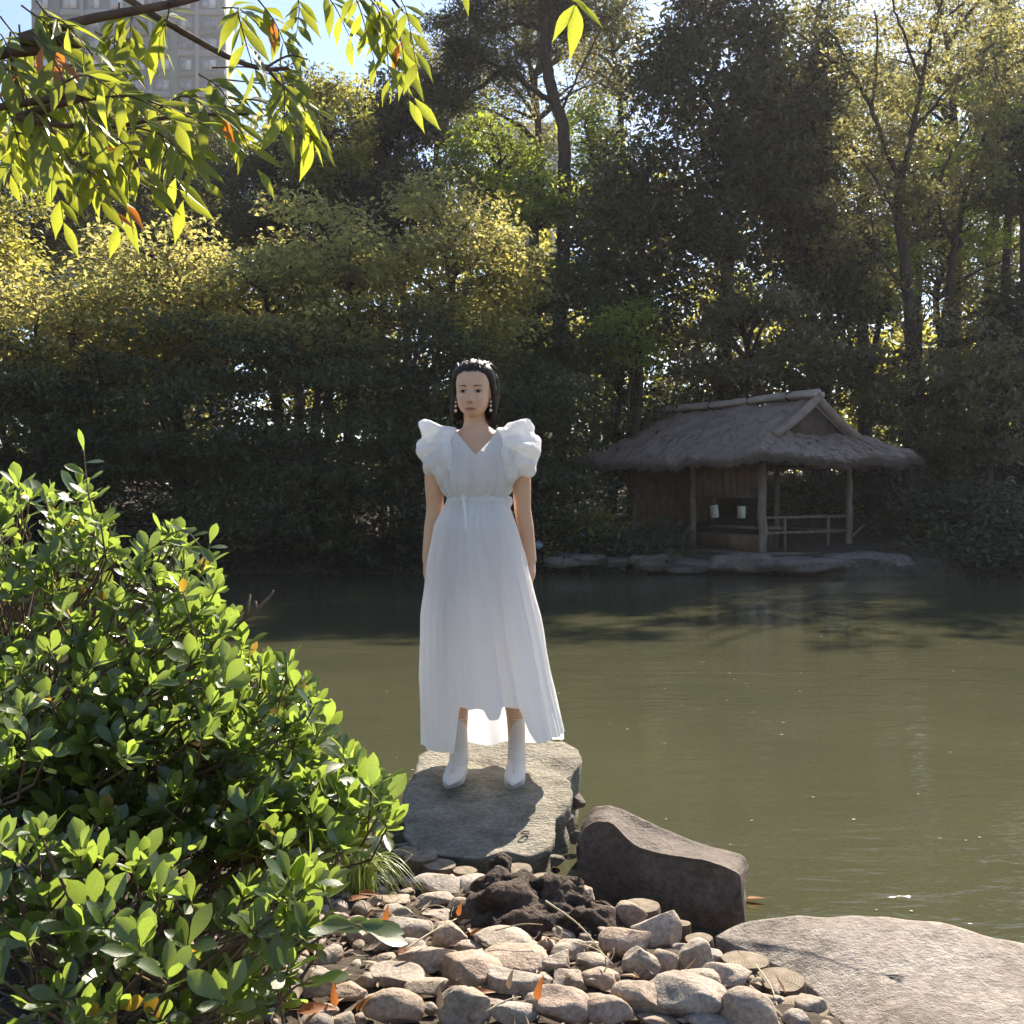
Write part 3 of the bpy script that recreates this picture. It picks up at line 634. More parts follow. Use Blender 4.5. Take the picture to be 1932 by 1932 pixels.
def tree(label, cat, px, top, bot, wpx, d, kind, seed, trunk=True, group=None, cover=1.0, name='tree', mat=None, lean=0.0, holes=0.0, ry=None, matchz=None, tr=None):
    k = dict(KIND[kind]); r = np.random.default_rng(seed)
    a = P(px, top, d); b = P(px, bot, d); c = np.array([a.x, d, (a.z + b.z) / 2]); rx = wpx / 2 / 1932 * d; rz = (a.z - b.z) / 2; ry = ry or min(rx * .85, 2.6)
    g = Hf(c[0] - lean, d); root = empty(name, (c[0] - lean, d, g)); tag(root, label, cat, group); o = np.array(root.location)
    n = int(max(12, (2.2 if kind == 'shade' else 2.7) * (rx * rz * pi) / (k['cr'] ** 2 * (k['fl'] ** .5)) + 6))
    u = r.normal(size=(n, 3)); u /= np.linalg.norm(u, axis=1)[:, None]; q = r.uniform(.45, 1.0, n) ** .6
    cl = u * q[:, None]; cl[:, 2] = np.where(cl[:, 2] < 0, cl[:, 2] * .95, cl[:, 2])
    wob = 1 + .26 * noise3(u, 3.2, seed + 3, 2)
    cl = c + cl * wob[:, None] * [rx - k['cr'] * .4, ry, rz - k['cr'] * k['fl']]
    if holes: cl = cl[r.random(len(cl)) > holes]; n = len(cl)
    area = pi * rx * rz * .85; leafA = k['L'] ** 2 * k['w'] * .5 * .6
    N = int(cover * k['lai'] * area / leafA); N = min(N, 60000)
    cs = r.uniform(.45, 1.3, n); pick = r.choice(n, N, p=cs ** 2 / np.sum(cs ** 2))
    v = r.normal(size=(N, 3)); v /= np.linalg.norm(v, axis=1)[:, None]; v *= (r.random(N) ** .45)[:, None]
    # clumps spread outward in sprays: droop towards their rims
    rad2 = v[:, 0] ** 2 + v[:, 1] ** 2
    C = cl[pick] + v * (cs[pick] * k['cr'])[:, None] * [1, 1, k['fl']]; C[:, 2] -= .18 * cs[pick] * k['cr'] * rad2
    C += r.normal(size=C.shape) * .05
    out = C - cl[pick]; D = out + r.normal(size=(N, 3)) * .5 * k['cr']; 
    Nn = np.stack([r.normal(size=N) * k['tilt'], r.normal(size=N) * k['tilt'], np.ones(N)], -1) + out * .3
    L = k['L'] * r.uniform(.6, 1.35, N); V, F = leaf_cards(C, D, Nn, L, L * k['w'])
    TRI[0] += len(F)
    cr_ = obj('crown', (V - o, F), M[mat or k['mat']], root)
    if trunk:
        mb = MB(); tr = tr or (.035 * rz + .05 + .02 * rx); ht = c[2] + rz * .35
        pts = catmull([Vector((o[0], o[1], g - .2)), Vector((o[0] + lean * .3 + r.normal() * .1, d + r.normal() * .1, g + (ht - g) * .4)), Vector((c[0] + r.normal() * .2, d, g + (ht - g) * .75)), Vector((c[0] + r.normal() * .2, d, ht))], 5)
        mb.add(*tube([p - root.location for p in pts], np.linspace(tr, tr * .3, len(pts)), 8)); T = [Vector(p) for p in pts]
        for i in r.choice(n, min(n, 26), False):
            e = Vector(cl[i]); s = min(T[3:], key=lambda p: abs(p.z - (e.z - .5 * (e - p).xy.length)) + .05 * (e - p).length); m = s.lerp(e, .5) + Vector((r.normal() * .15, r.normal() * .15, .12 * (e - s).length))
            ll = catmull([s, m, e], 4); mb.add(*tube([p - root.location for p in ll], np.linspace(tr * .34, .012, len(ll)), 5))
            for _ in range(2):
                f = ll[5] + Vector((r.normal() * .4, r.normal() * .4, r.uniform(.0, .4))); mb.add(*tube([ll[5] - root.location, ll[5].lerp(f, .5) - root.location + Vector((0, 0, .05)), f - root.location], [.02, .014, .006], 4))
        obj('trunk', mb, M['bark'], root, True)
    return root
TB = 'tree'
# front row, dark and shaded, hanging over the water
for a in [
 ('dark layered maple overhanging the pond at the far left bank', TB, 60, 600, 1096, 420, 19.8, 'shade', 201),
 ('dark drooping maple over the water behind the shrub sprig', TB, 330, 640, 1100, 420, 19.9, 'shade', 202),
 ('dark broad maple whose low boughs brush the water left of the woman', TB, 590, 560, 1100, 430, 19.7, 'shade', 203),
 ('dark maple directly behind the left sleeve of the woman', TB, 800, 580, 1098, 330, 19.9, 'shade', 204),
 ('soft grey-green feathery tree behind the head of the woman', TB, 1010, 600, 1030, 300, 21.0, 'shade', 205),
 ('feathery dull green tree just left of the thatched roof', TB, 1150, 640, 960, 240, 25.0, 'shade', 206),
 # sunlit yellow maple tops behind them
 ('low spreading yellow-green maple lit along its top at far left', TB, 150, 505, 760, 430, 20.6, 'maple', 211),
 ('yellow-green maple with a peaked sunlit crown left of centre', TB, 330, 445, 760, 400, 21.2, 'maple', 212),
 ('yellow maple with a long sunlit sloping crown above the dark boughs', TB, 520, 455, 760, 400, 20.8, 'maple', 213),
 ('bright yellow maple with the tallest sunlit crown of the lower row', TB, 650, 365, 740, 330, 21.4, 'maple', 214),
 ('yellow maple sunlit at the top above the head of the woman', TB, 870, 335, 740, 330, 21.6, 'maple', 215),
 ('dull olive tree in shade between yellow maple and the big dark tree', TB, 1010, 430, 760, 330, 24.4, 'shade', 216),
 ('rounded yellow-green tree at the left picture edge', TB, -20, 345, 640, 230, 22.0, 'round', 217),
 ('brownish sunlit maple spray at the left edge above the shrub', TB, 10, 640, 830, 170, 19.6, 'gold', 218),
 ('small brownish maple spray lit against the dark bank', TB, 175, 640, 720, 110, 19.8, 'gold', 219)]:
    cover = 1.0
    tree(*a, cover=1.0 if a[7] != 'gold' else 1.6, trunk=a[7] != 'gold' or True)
# pines and evergreens up the slope
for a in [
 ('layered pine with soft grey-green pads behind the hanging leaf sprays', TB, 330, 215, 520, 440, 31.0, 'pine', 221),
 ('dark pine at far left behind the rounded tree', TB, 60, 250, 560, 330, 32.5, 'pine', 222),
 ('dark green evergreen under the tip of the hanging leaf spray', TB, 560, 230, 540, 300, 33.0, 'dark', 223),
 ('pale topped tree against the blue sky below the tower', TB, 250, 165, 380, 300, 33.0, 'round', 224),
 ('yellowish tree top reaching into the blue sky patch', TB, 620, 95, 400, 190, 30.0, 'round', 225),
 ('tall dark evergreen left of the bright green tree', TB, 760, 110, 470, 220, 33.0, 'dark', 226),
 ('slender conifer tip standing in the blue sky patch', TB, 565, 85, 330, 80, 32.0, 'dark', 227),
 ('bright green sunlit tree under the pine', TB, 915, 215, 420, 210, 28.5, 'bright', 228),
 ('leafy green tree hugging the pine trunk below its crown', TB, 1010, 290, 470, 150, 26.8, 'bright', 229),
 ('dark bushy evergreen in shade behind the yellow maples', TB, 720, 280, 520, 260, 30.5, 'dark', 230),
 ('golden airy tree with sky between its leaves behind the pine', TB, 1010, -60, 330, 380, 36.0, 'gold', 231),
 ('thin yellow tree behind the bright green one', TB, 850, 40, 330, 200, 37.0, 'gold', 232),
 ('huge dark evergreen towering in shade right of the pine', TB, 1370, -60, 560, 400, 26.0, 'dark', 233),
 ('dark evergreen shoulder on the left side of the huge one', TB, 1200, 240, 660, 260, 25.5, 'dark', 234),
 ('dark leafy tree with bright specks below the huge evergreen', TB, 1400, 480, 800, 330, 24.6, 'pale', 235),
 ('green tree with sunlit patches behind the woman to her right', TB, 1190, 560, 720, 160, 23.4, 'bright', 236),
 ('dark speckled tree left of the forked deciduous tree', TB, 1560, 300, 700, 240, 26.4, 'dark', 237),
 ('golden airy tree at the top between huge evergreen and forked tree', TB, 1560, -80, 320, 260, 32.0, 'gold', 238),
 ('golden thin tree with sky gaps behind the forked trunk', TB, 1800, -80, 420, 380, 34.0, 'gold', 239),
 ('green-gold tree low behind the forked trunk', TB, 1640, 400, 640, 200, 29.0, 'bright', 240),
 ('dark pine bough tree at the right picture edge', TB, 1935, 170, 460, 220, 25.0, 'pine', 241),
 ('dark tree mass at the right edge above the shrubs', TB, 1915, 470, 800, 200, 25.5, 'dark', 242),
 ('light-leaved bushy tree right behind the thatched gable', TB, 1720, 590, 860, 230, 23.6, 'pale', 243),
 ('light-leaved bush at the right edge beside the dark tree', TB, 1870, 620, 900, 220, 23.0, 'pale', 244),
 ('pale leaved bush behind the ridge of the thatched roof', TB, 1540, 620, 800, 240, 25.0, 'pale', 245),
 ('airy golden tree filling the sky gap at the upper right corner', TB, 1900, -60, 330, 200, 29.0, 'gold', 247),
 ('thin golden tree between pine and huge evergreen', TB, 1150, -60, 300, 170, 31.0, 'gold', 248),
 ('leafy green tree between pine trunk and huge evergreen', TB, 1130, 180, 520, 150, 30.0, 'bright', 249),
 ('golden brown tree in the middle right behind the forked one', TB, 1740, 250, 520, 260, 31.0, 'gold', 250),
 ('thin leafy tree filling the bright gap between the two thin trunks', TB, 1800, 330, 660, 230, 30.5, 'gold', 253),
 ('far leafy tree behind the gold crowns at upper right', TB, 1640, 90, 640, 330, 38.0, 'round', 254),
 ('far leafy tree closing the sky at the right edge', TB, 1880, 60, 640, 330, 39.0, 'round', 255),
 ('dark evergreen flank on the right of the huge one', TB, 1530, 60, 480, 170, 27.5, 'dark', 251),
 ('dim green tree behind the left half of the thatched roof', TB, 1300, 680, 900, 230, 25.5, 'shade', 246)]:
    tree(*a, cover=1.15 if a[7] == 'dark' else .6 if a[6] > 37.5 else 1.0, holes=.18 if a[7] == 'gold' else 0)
# far-off wood closing the view behind the trees: reads as one mass
def wood():
    r = np.random.default_rng(77); n = 800; x = r.uniform(-42, 46, n); y = r.uniform(40, 56, n)
    top = np.where(x > 14, 1.5 + .17 * y, np.where(x < -9, 1.5 + .36 * y, 1.5 + .30 * y)); g = H(x, y); z = g + (top - g) * r.uniform(.05, 1, n)
    cl = np.stack([x, y, z], -1); N = 80000; p = r.integers(0, n, N); v = r.normal(size=(N, 3)); C = cl[p] + v * [.8, .6, .5]
    L = .42 * r.uniform(.6, 1.3, N); V, F = leaf_cards(C, r.normal(size=(N, 3)), np.stack([r.normal(size=N), r.normal(size=N), np.ones(N)], -1), L, L * .6)
    tag(obj('distant_woods', (V, F), M['round_leaf']), 'hazy green wood closing the view behind the trees of the far bank', 'woods', kind='stuff')
wood()
def undergrowth():
    r = np.random.default_rng(78); n = 1500; x = r.uniform(-17, 19, n); y = far_y(x) + .25 + r.random(n) ** 1.3 * 16; edge = r.random(n) < .28; y = np.where(edge, far_y(x) + r.uniform(-.35, .5, n), y); ok = ~((x > 1.9) & (x < 7.8) & (y < 23.0)); x, y = x[ok], y[ok]; n = len(x)
    z = np.maximum(H(x, y), 0) + r.uniform(.03, 1.0, n) * np.where(y < far_y(x) + 1.2, .55, 1.2); N = 70000; p = r.integers(0, n, N); C = np.stack([x, y, z], -1)[p] + r.normal(size=(N, 3)) * [.34, .3, .17]; L = .15 * r.uniform(.6, 1.3, N)
    V, F = leaf_cards(C, r.normal(size=(N, 3)) * [1, 1, .5], np.stack([r.normal(size=N) * .5, r.normal(size=N) * .5, np.ones(N)], -1), L, L * .5); TRI[0] += len(F)
    tag(obj('undergrowth', (V, F), M['dark_leaf']), 'dark low undergrowth covering the slope of the far bank', 'undergrowth', kind='stuff')
undergrowth()
# the tall pine with its bare trunk
def limb_tree(label, segs, pads, kind, d, seed, mat=None, cover=1.0, name='tree', extra=None):
    """segs: polylines of (px, py, depth offset, radius px) ; pads: (px, py, width px, height px, depth offset)"""
    k = KIND[kind]; r = np.random.default_rng(seed); b = P(*segs[0][0][:2], d); root = empty(name, (b.x, d, Hf(b.x, d))); tag(root, label, TB); o = root.location; mb = MB()
    for i, s in enumerate(segs):
        pts = [P(x, y, d + dd) for x, y, dd, w in s]; rad = [w * d / 1932 for *_, w in s]
        if i == 0: pts = [Vector((pts[0].x - .1, d, o.z - .3))] + pts; rad = [rad[0] * 1.25] + rad
        cp = catmull(pts, 6); rr = np.interp(np.linspace(0, len(rad) - 1, len(cp)), range(len(rad)), rad)
        cp = [p + Vector((r.normal(), r.normal(), r.normal())) * .02 for p in cp]
        mb.add(*tube([p - o for p in cp], rr, 9 if i == 0 else 6))
        if i:
            for j in range(3, len(cp), 4):
                e = cp[j] + Vector((r.normal() * .35, r.normal() * .35, r.uniform(-.05, .6))); mb.add(*tube([cp[j] - o, cp[j].lerp(e, .5) - o + Vector((0, 0, .04)), e - o], [rr[j] * .45, rr[j] * .3, .006], 4))
    obj('trunk', mb, M['bark'], root, True)
    Cs = []; Ds = []; Ns = []; 
    for x, y, w, h, dd in pads:
        p = np.array(P(x, y, d + dd)); rx = w / 2 * d / 1932; rz = h / 2 * d / 1932; N = int(cover * k['lai'] * 1.4 * pi * rx * rz / (k['L'] ** 2 * k['w'] * .3)); N = max(40, min(N, 9000))
        m = max(4, int(rx / .22)); sub = p + r.normal(size=(m, 3)) * [rx * .5, min(rx, 1.4) * .5, rz * .4]; q = r.integers(0, m, N)
        v = r.normal(size=(N, 3)) * [.26, .26, .16]; C = sub[q] + v * min(1.2, rx / .7); Cs.append(C); Ds.append(v + r.normal(size=(N, 3)) * .2); Ns.append(np.stack([r.normal(size=N) * k['tilt'], r.normal(size=N) * k['tilt'], np.ones(N)], -1))
    C = np.concatenate(Cs); L = k['L'] * r.uniform(.6, 1.3, len(C)); V, F = leaf_cards(C - np.array(o), np.concatenate(Ds), np.concatenate(Ns), L, L * k['w']); TRI[0] += len(F)
    obj('crown', (V, F), M[mat or k['mat']], root)
limb_tree('tall pine with a bare leaning trunk and dark needle pads above the woman',
 [[(1062, 480, 0, 13), (1066, 262, 0, 12), (1045, 190, 0, 11), (1030, 100, 0, 11), (1032, 0, 0, 10), (1040, -120, 0, 7), (1045, -200, 0, 4)],
  [(1048, 198, 0, 6), (1000, 165, -.2, 5), (955, 130, -.3, 5), (905, 165, -.4, 4), (860, 185, -.4, 3)], [(950, 132, -.3, 4), (915, 110, -.4, 3), (870, 90, -.5, 3)],
  [(1030, 60, 0, 5), (985, 45, .3, 4), (930, 55, .4, 3), (890, 70, .5, 2)], [(1032, 10, 0, 4), (1090, 20, .3, 3), (1150, 35, .3, 2)], [(1034, -40, 0, 4), (960, -50, 0, 3), (890, -30, 0, 2)], [(1055, 220, 0, 3), (1090, 140, .3, 2), (1130, 60, .3, 2)]],
 [(870, 185, 130, 60, -.4), (905, 120, 150, 46, -.4), (860, 90, 110, 50, -.5), (925, 55, 140, 46, .3), (1000, 25, 120, 50, .2), (1060, 35, 110, 46, .2), (1130, 30, 120, 36, .3), (900, -20, 150, 50, 0), (1030, -40, 160, 60, 0), (820, 150, 80, 50, -.3), (1000, 95, 90, 36, .4), (840, 30, 90, 36, -.2), (1090, -20, 120, 40, 0), (960, 150, 70, 26, -.5)], 'pine', 27.5, 301, 'dark_leaf', 1.3)
F0 = [[(1722, 760, 0, 12), (1718, 620, 0, 11), (1708, 500, 0, 10), (1695, 410, 0, 9), (1700, 330, 0, 8)],
 [(1700, 335, 0, 6), (1722, 250, 0, 5), (1740, 150, .2, 4), (1760, 60, .3, 3), (1790, -60, .4, 2)], [(1700, 340, 0, 6), (1675, 290, -.2, 5), (1640, 200, -.3, 4), (1600, 120, -.4, 3), (1560, 50, -.4, 2)],
 [(1722, 250, 0, 4), (1770, 190, .2, 3), (1830, 120, .3, 2.5), (1900, 60, .4, 2)], [(1738, 160, 0, 3), (1715, 90, -.2, 2.5), (1690, 20, -.2, 2), (1680, -60, -.2, 1.5)], [(1645, 205, -.3, 3), (1655, 120, -.5, 2.2), (1650, 20, -.5, 1.6)],
 [(1610, 140, -.4, 2.5), (1560, 110, -.5, 2), (1500, 60, -.6, 1.5)], [(1706, 480, 0, 5), (1745, 420, .4, 4), (1790, 300, .6, 3), (1840, 220, .7, 2)], [(1760, 60, .3, 2), (1800, 20, .3, 2), (1850, -30, .3, 1.5)], [(1690, 400, 0, 3), (1640, 320, .3, 2.5), (1600, 270, .4, 2)], [(1716, 560, 0, 4), (1660, 480, -.3, 3), (1640, 400, -.4, 2)]]
r = np.random.default_rng(8)
pads = [(r.uniform(1480, 1960), r.uniform(-60, 420), r.uniform(40, 95), r.uniform(18, 42), r.uniform(-.8, 1.2)) for _ in range(64)] + [(1590, 460, 120, 80, .3), (1560, 380, 110, 60, .3), (1660, 540, 100, 60, .2)]
limb_tree('forked deciduous tree with thin spreading limbs and sparse golden leaves', F0, pads, 'gold', 24.2, 302, None, 1.0)
limb_tree('second thin trunked tree leaning right beside the forked one', [[(1765, 760, 0, 8), (1790, 560, 0, 7), (1800, 470, 0, 6), (1820, 380, 0, 5), (1850, 280, 0, 4), (1890, 180, 0, 3)], [(1800, 470, 0, 3), (1770, 400, -.2, 2.5), (1760, 330, -.2, 2)], [(1815, 400, 0, 3), (1870, 350, .2, 2), (1920, 320, .3, 1.5)]],
 [(r.uniform(1740, 1950), r.uniform(160, 480), r.uniform(40, 80), r.uniform(20, 40), r.uniform(-.5, .8)) for _ in range(20)], 'gold', 26.5, 303, 'bright_leaf', 1.0)
for px, d, h, lab in [(1190, 24.2, 4.2, 'thin bare sapling stem left of the thatched roof'), (1245, 24.0, 3.6, 'bent bare sapling stem against the dark trees by the roof')]:
    b = P(px, 900, d); g = Hf(b.x, d); t = empty('sapling', (b.x, d, g)); tag(t, lab, TB)
    pts = catmull([Vector((0, 0, -.1)), Vector((.15, 0, h * .35)), Vector((-.05, 0, h * .7)), Vector((.3, 0, h))], 6); mb = MB(); mb.add(*tube(pts, np.linspace(.035, .012, len(pts)), 6))
    mb.add(*tube([pts[7], pts[7] + Vector((.4, -.1, .6)), pts[7] + Vector((.6, -.1, 1.3))], [.02, .014, .006], 5)); obj('trunk', mb, M['wood_old'], t, True)
# clipped shrubs on the far shore
for a in [('clipped round shrub with sunlit top beside the pavilion', 'shrub', 1100, 950, 1045, 165, 20.2, 'round', 321), ('small clipped shrub with a lamp in front of it', 'shrub', 1020, 995, 1062, 90, 19.9, 'round', 322),
          ('low rounded shrub at the right end of the pavilion', 'shrub', 1780, 900, 1050, 210, 21.5, 'dark', 323), ('sunlit low shrub behind the right railing', 'shrub', 1720, 930, 1040, 90, 22.0, 'pale', 324), ('dark bank shrub at the right picture edge over the water', 'shrub', 1920, 930, 1090, 210, 20.6, 'shade', 325),
          ('low dark shrub on the waterline left of the pavilion stones', 'shrub', 1235, 1000, 1075, 110, 19.6, 'dark', 326), ('pale brown sunlit bush at the right edge above the bank', 'shrub', 1890, 900, 1010, 140, 22.2, 'pale', 327), ('dark evergreen shrub behind the left half of the pavilion', 'shrub', 1290, 860, 1010, 230, 25.8, 'dark', 331), ('dark evergreen shrub behind the pavilion corner post', 'shrub', 1470, 870, 1010, 240, 26.0, 'dark', 332), ('dark evergreen shrub behind the right end of the pavilion', 'shrub', 1660, 840, 1000, 240, 25.6, 'dark', 333),
          ('dull shrub filling the gap between trunks at the right edge', 'shrub', 1850, 760, 960, 240, 26.0, 'dark', 334), ('low lit bush seen through the open pavilion', 'shrub', 1560, 945, 1000, 110, 25.0, 'round', 328)]:
    tree(*a, name='shrub', cover=1.5, mat=None)
# ------------------------------------------------------------------ shore stones and pavilion
def shore_stone(px, py, w, h, d, lab, seed, flat=.6):
    c = P(px, py, d); sx = w * d / 1932; sz = h * d / 1932; V, F = ico(3); rr = np.random.default_rng(seed)
    V = V / (np.sum(np.abs(V) ** 3.2, axis=1) ** (1 / 3.2))[:, None]; V = V * (1 + .20 * noise3(V, 2.4, seed, 3)[:, None]); V = V * [sx / 2, sx * flat / 2, sz / 2 + .01]
    tag(obj('shore_stone', (V, F), M['shore'], smooth=True, loc=(c.x, c.y, c.z - .02)), lab, 'stone', 'stones along the far waterline')
for i, a in enumerate([(1300, 1066, 96, 24, 18.9, 'flat pale stone under the left end of the pavilion'), (1395, 1062, 120, 34, 18.7, 'dark hump stone in front of the pavilion bench'), (1432, 1058, 60, 30, 18.6, 'knobby stone at the foot of the corner post'),
  (1515, 1063, 150, 26, 18.6, 'long flat slab stone along the pavilion front'), (1600, 1056, 90, 26, 18.8, 'humped stone with a bright rim under the right post'), (1665, 1060, 120, 32, 19.0, 'long rounded stone at the right end of the pavilion'),
  (1100, 1052, 90, 18, 19.2, 'flat stones lit at the edge below the clipped shrub'), (1060, 1058, 70, 20, 19.1, 'rounded stone below the small clipped shrub'), (1150, 1060, 80, 18, 19.2, 'low shaded stone left of the pavilion'), (1225, 1058, 70, 26, 19.0, 'dark stone between shrub and pavilion')]): shore_stone(*a, seed=400 + i)
# floodlight
b = P(1016, 1029, 19.3); t = empty('floodlight', tuple(b)); tag(t, 'small round black garden floodlight before the clipped shrub', 'floodlight')
obj('housing', tube([(0, -.07, 0), (0, -.06, 0), (0, .02, 0), (0, .10, 0)], [.10, .105, .10, .06], 18), M['metal_black'], t, True)
obj('lens', tube([(0, -.078, 0), (0, -.072, 0)], [.078, .078], 18), M['lens_glass'], t)
obj('stake', tube([(0, .02, -.09), (0, .02, -.5)], [.015, .015], 6), M['metal_black'], t)

A30 = radians(30); RT = Vector((cos(A30), sin(A30), 0)); LG = Vector((-sin(A30), cos(A30), 0))     # across the gable, along the ridge
CR = Vector((4.49, 18.5, 0)); Ww, Ll = 4.3, 6.2
pav = empty('pavilion', tuple(CR + RT * Ww / 2 + LG * Ll / 2 + Vector((0, 0, .3)))); tag(pav, 'small open pavilion with a shaggy thatched hip roof at the water edge', 'pavilion')
def W(u, v, z): return CR + RT * u + LG * v + Vector((0, 0, z))
def pobj(name, mb, m, smooth=False, parent=None):
    o = obj(name, mb, m, parent or pav, smooth)
    V = o.data
    off = pav.location; co = np.empty(len(V.vertices) * 3, np.float32); V.vertices.foreach_get('co', co); V.vertices.foreach_set('co', (co.reshape(-1, 3) - np.array(off)).astype(np.float32).ravel()); V.update()
    return o
RB = np.array([[RT.x, LG.x, 0], [RT.y, LG.y, 0], [0, 0, 1]])
def pbox(u, v, z, su, sv, sz): return box(W(u, v, z), (su, sv, sz), RB)
def roof():
    # two skins over a grid: height field over the plan, thick shaggy edge
    ez, rz, gi, gh = 2.24, 3.36, .95, 2.62   # eave, ridge, gable inset, height of the gable foot
    nu, nv = 90, 110; us = np.linspace(0, 1, nu); vs = np.linspace(0, 1, nv); U, Vv = np.meshgrid(us, vs); u = U * Ww; v = Vv * Ll
    hu = ez + (rz - ez) * (1 - np.abs(u - Ww / 2) / (Ww / 2)) ** .92
    he = ez + (gh + .12 - ez) * np.clip(np.minimum(v, Ll - v) / gi, 0, 1)
    ins = (np.minimum(v, Ll - v) > gi); h = np.where(ins, hu, np.minimum(hu, he))
    co = np.minimum(np.minimum(u, Ww - u), np.minimum(v, Ll - v)); h = h - .07 * np.exp(-co / .12)
    h += .06 * np.exp(-(np.minimum(u, Ww - u) ** 2 + np.minimum(v, Ll - v) ** 2) / .5)
    base = np.stack([CR.x + RT.x * u + LG.x * v, CR.y + RT.y * u + LG.y * v, h], -1).reshape(-1, 3)
    base[:, 2] += .025 * noise3(base, 6, 51, 3) + .02 * noise3(base, 22, 52, 2)
    jit = .03 * noise3(base, 14, 53, 2)[:, None] * (co.reshape(-1, 1) < .05); base[:, :2] += jit * np.array([[.7, .7]])
    bot = base.copy(); bot[:, 2] = np.minimum(bot[:, 2] - .17, bot[:, 2] * 0 + ez - .17 + (bot[:, 2] - ez) * .8)
    k = nu * nv; F = grid(nu, nv); ring = np.concatenate([np.arange(nu), np.arange(1, nv) * nu + nu - 1, (nv - 1) * nu + np.arange(nu - 2, -1, -1), np.arange(nv - 2, 0, -1) * nu]); nx = np.roll(ring, -1)
    mb = MB(); mb.add(np.concatenate([base, bot]), [F, F[:, ::-1] + k, np.stack([ring, ring + k, nx + k, nx], -1)])
    th = pobj('thatch', mb, M['thatch'], True)
    # loose straws standing off the surface and hanging from the eaves
    r = np.random.default_rng(55); mb = MB(); pk = r.integers(0, k, 3600); ed = ring[r.integers(0, len(ring), 2600)]; C = np.concatenate([base[pk], base[ed] - np.array([0, 0, 1]) * r.uniform(0, .15, (2600, 1))]); n_ = len(C)
    ctr = np.array(W(Ww / 2, Ll / 2, 0)); D = C - ctr; D[:, 2] = -.55 * np.linalg.norm(D[:, :2], axis=1); D /= np.linalg.norm(D, axis=1)[:, None]; D += r.normal(size=(n_, 3)) * .22
    V, F = leaf_cards(C + D * .06 + [0, 0, .012], D, r.normal(size=(n_, 3)) + [0, 0, 1], r.uniform(.12, .30, n_), np.full(n_, .011)); mb.add(V, F)
    tag(pobj('loose_thatch', mb, M['thatch']), kind='stuff')
    # gable boards under the ridge ends
    for v0 in (gi - .10, Ll - gi + .10):
        w = 1.0; a = [W(Ww / 2 - w, v0, gh), W(Ww / 2 + w, v0, gh), W(Ww / 2, v0, rz - .10)]; s = LG * .03
        V = np.array([p[:] for q in a for p in (q - s, q + s)]); pobj('gable_panel', MB().add(V, [np.array([[0, 2, 4], [1, 5, 3]]), np.array([[0, 1, 3, 2], [2, 3, 5, 4], [4, 5, 1, 0]])]), M['wood_dark'])
        for sg in (-1, 1):
            e = W(Ww / 2 + sg * (w + .18), v0 - .16 * (1 if v0 < Ll / 2 else -1), gh - .02); t_ = W(Ww / 2, v0 - .16 * (1 if v0 < Ll / 2 else -1), rz + .0)
            m_ = e.lerp(t_, .5) - Vector((0, 0, .05)); pobj('gable_thatch', MB().add(*tube(catmull([e, m_, t_], 6), [.10] * 13, 10, flat=.9)), M['thatch'], True)
    for du, dz in ((-.11, .02), (.0, .075), (.11, .02)):
        p0, p1 = W(Ww / 2 + du, .65, rz + dz + .05), W(Ww / 2 + du, Ll - .45, rz + dz + .05); bo = MB(); pts = [p0.lerp(p1, t) + Vector((0, 0, .012 * sin(t * 9))) for t in np.linspace(0, 1, 15)]
        pobj('ridge_bamboo', bo.add(*tube(pts, [.055 + .006 * (i % 3 == 0) for i in range(15)], 10)), M['bamboo'], True)
    for t in (.14, .36, .60, .84):
        p = W(Ww / 2, .65 + (Ll - 1.1) * t, rz + .09); a = np.linspace(0, 2 * pi, 15); pts = [p + RT * .20 * cos(q) + Vector((0, 0, .10 * sin(q))) for q in a]
        mb = MB().add(*tube(pts, [.018] * 15, 6, False)).add(*tube([pts[3] , pts[3] + Vector((0, 0, .13)) + LG * .06], [.016, .006], 5)); pobj('ridge_tie', mb, M['cordage'], True)
roof()
def post(u, v, rad, seed, z0=.30, z1=2.20):
    r = np.random.default_rng(seed); pts = [W(u + r.normal() * .012, v + r.normal() * .012, z) for z in np.linspace(z0 - .1, z1, 8)]
    pobj('post', MB().add(*tube(pts, np.linspace(rad * 1.1, rad * .9, 8) * r.uniform(.94, 1.06, 8), 10)), M['wood_old'], True)
PU, PV = (.95, 3.35), (.95, 3.0, 5.1)
for i, u in enumerate(PU):
    for j, v in enumerate(PV): post(u, v, .085 if (i, j) == (0, 0) else .065, 500 + i * 3 + j)
for v in (.95, 5.1): pobj('beam', MB().add(*pbox(2.15, v, 2.12, 2.7, .11, .13)), M['wood_dark'])
for u in PU: pobj('beam', MB().add(*pbox(u, 3.03, 2.13, .11, 4.5, .14)), M['wood_dark'])
# hanging board wall of the long side, board by board
for k in range(9): pobj('wall_board', MB().add(*pbox(.95, 1.16 + k * .205, 1.74 + .003 * (k % 2), .025, .2045, .62)), M['wall_board'])
pobj('low_wall', MB().add(*pbox(1.02, 1.98, .50, .04, 1.9, .36)), M['wall_board']); pobj('wall_rail', MB().add(*pbox(.95, 1.98, 1.42, .05, 1.95, .05)), M['wood_dark'])
pobj('bench_seat', MB().add(*pbox(1.5, 2.0, .80, .42, 1.8, .05)), M['wood_old'])
for v in (1.25, 2.75): pobj('bench_leg', MB().add(*pbox(1.5, v, .54, .3, .06, .46)), M['wood_dark'])
for z in (1.02, .72): pobj('railing', MB().add(*pbox(2.15, .95, z, 2.3, .045, .05)), M['wood_old'])
for z in (1.02, .72): pobj('railing', MB().add(*pbox(3.35, 1.98, z, .045, 1.9, .05)), M['wood_old'])
for u in (1.55, 2.75): pobj('baluster', MB().add(*pbox(u, .95, .68, .05, .04, .64)), M['wood_old'])
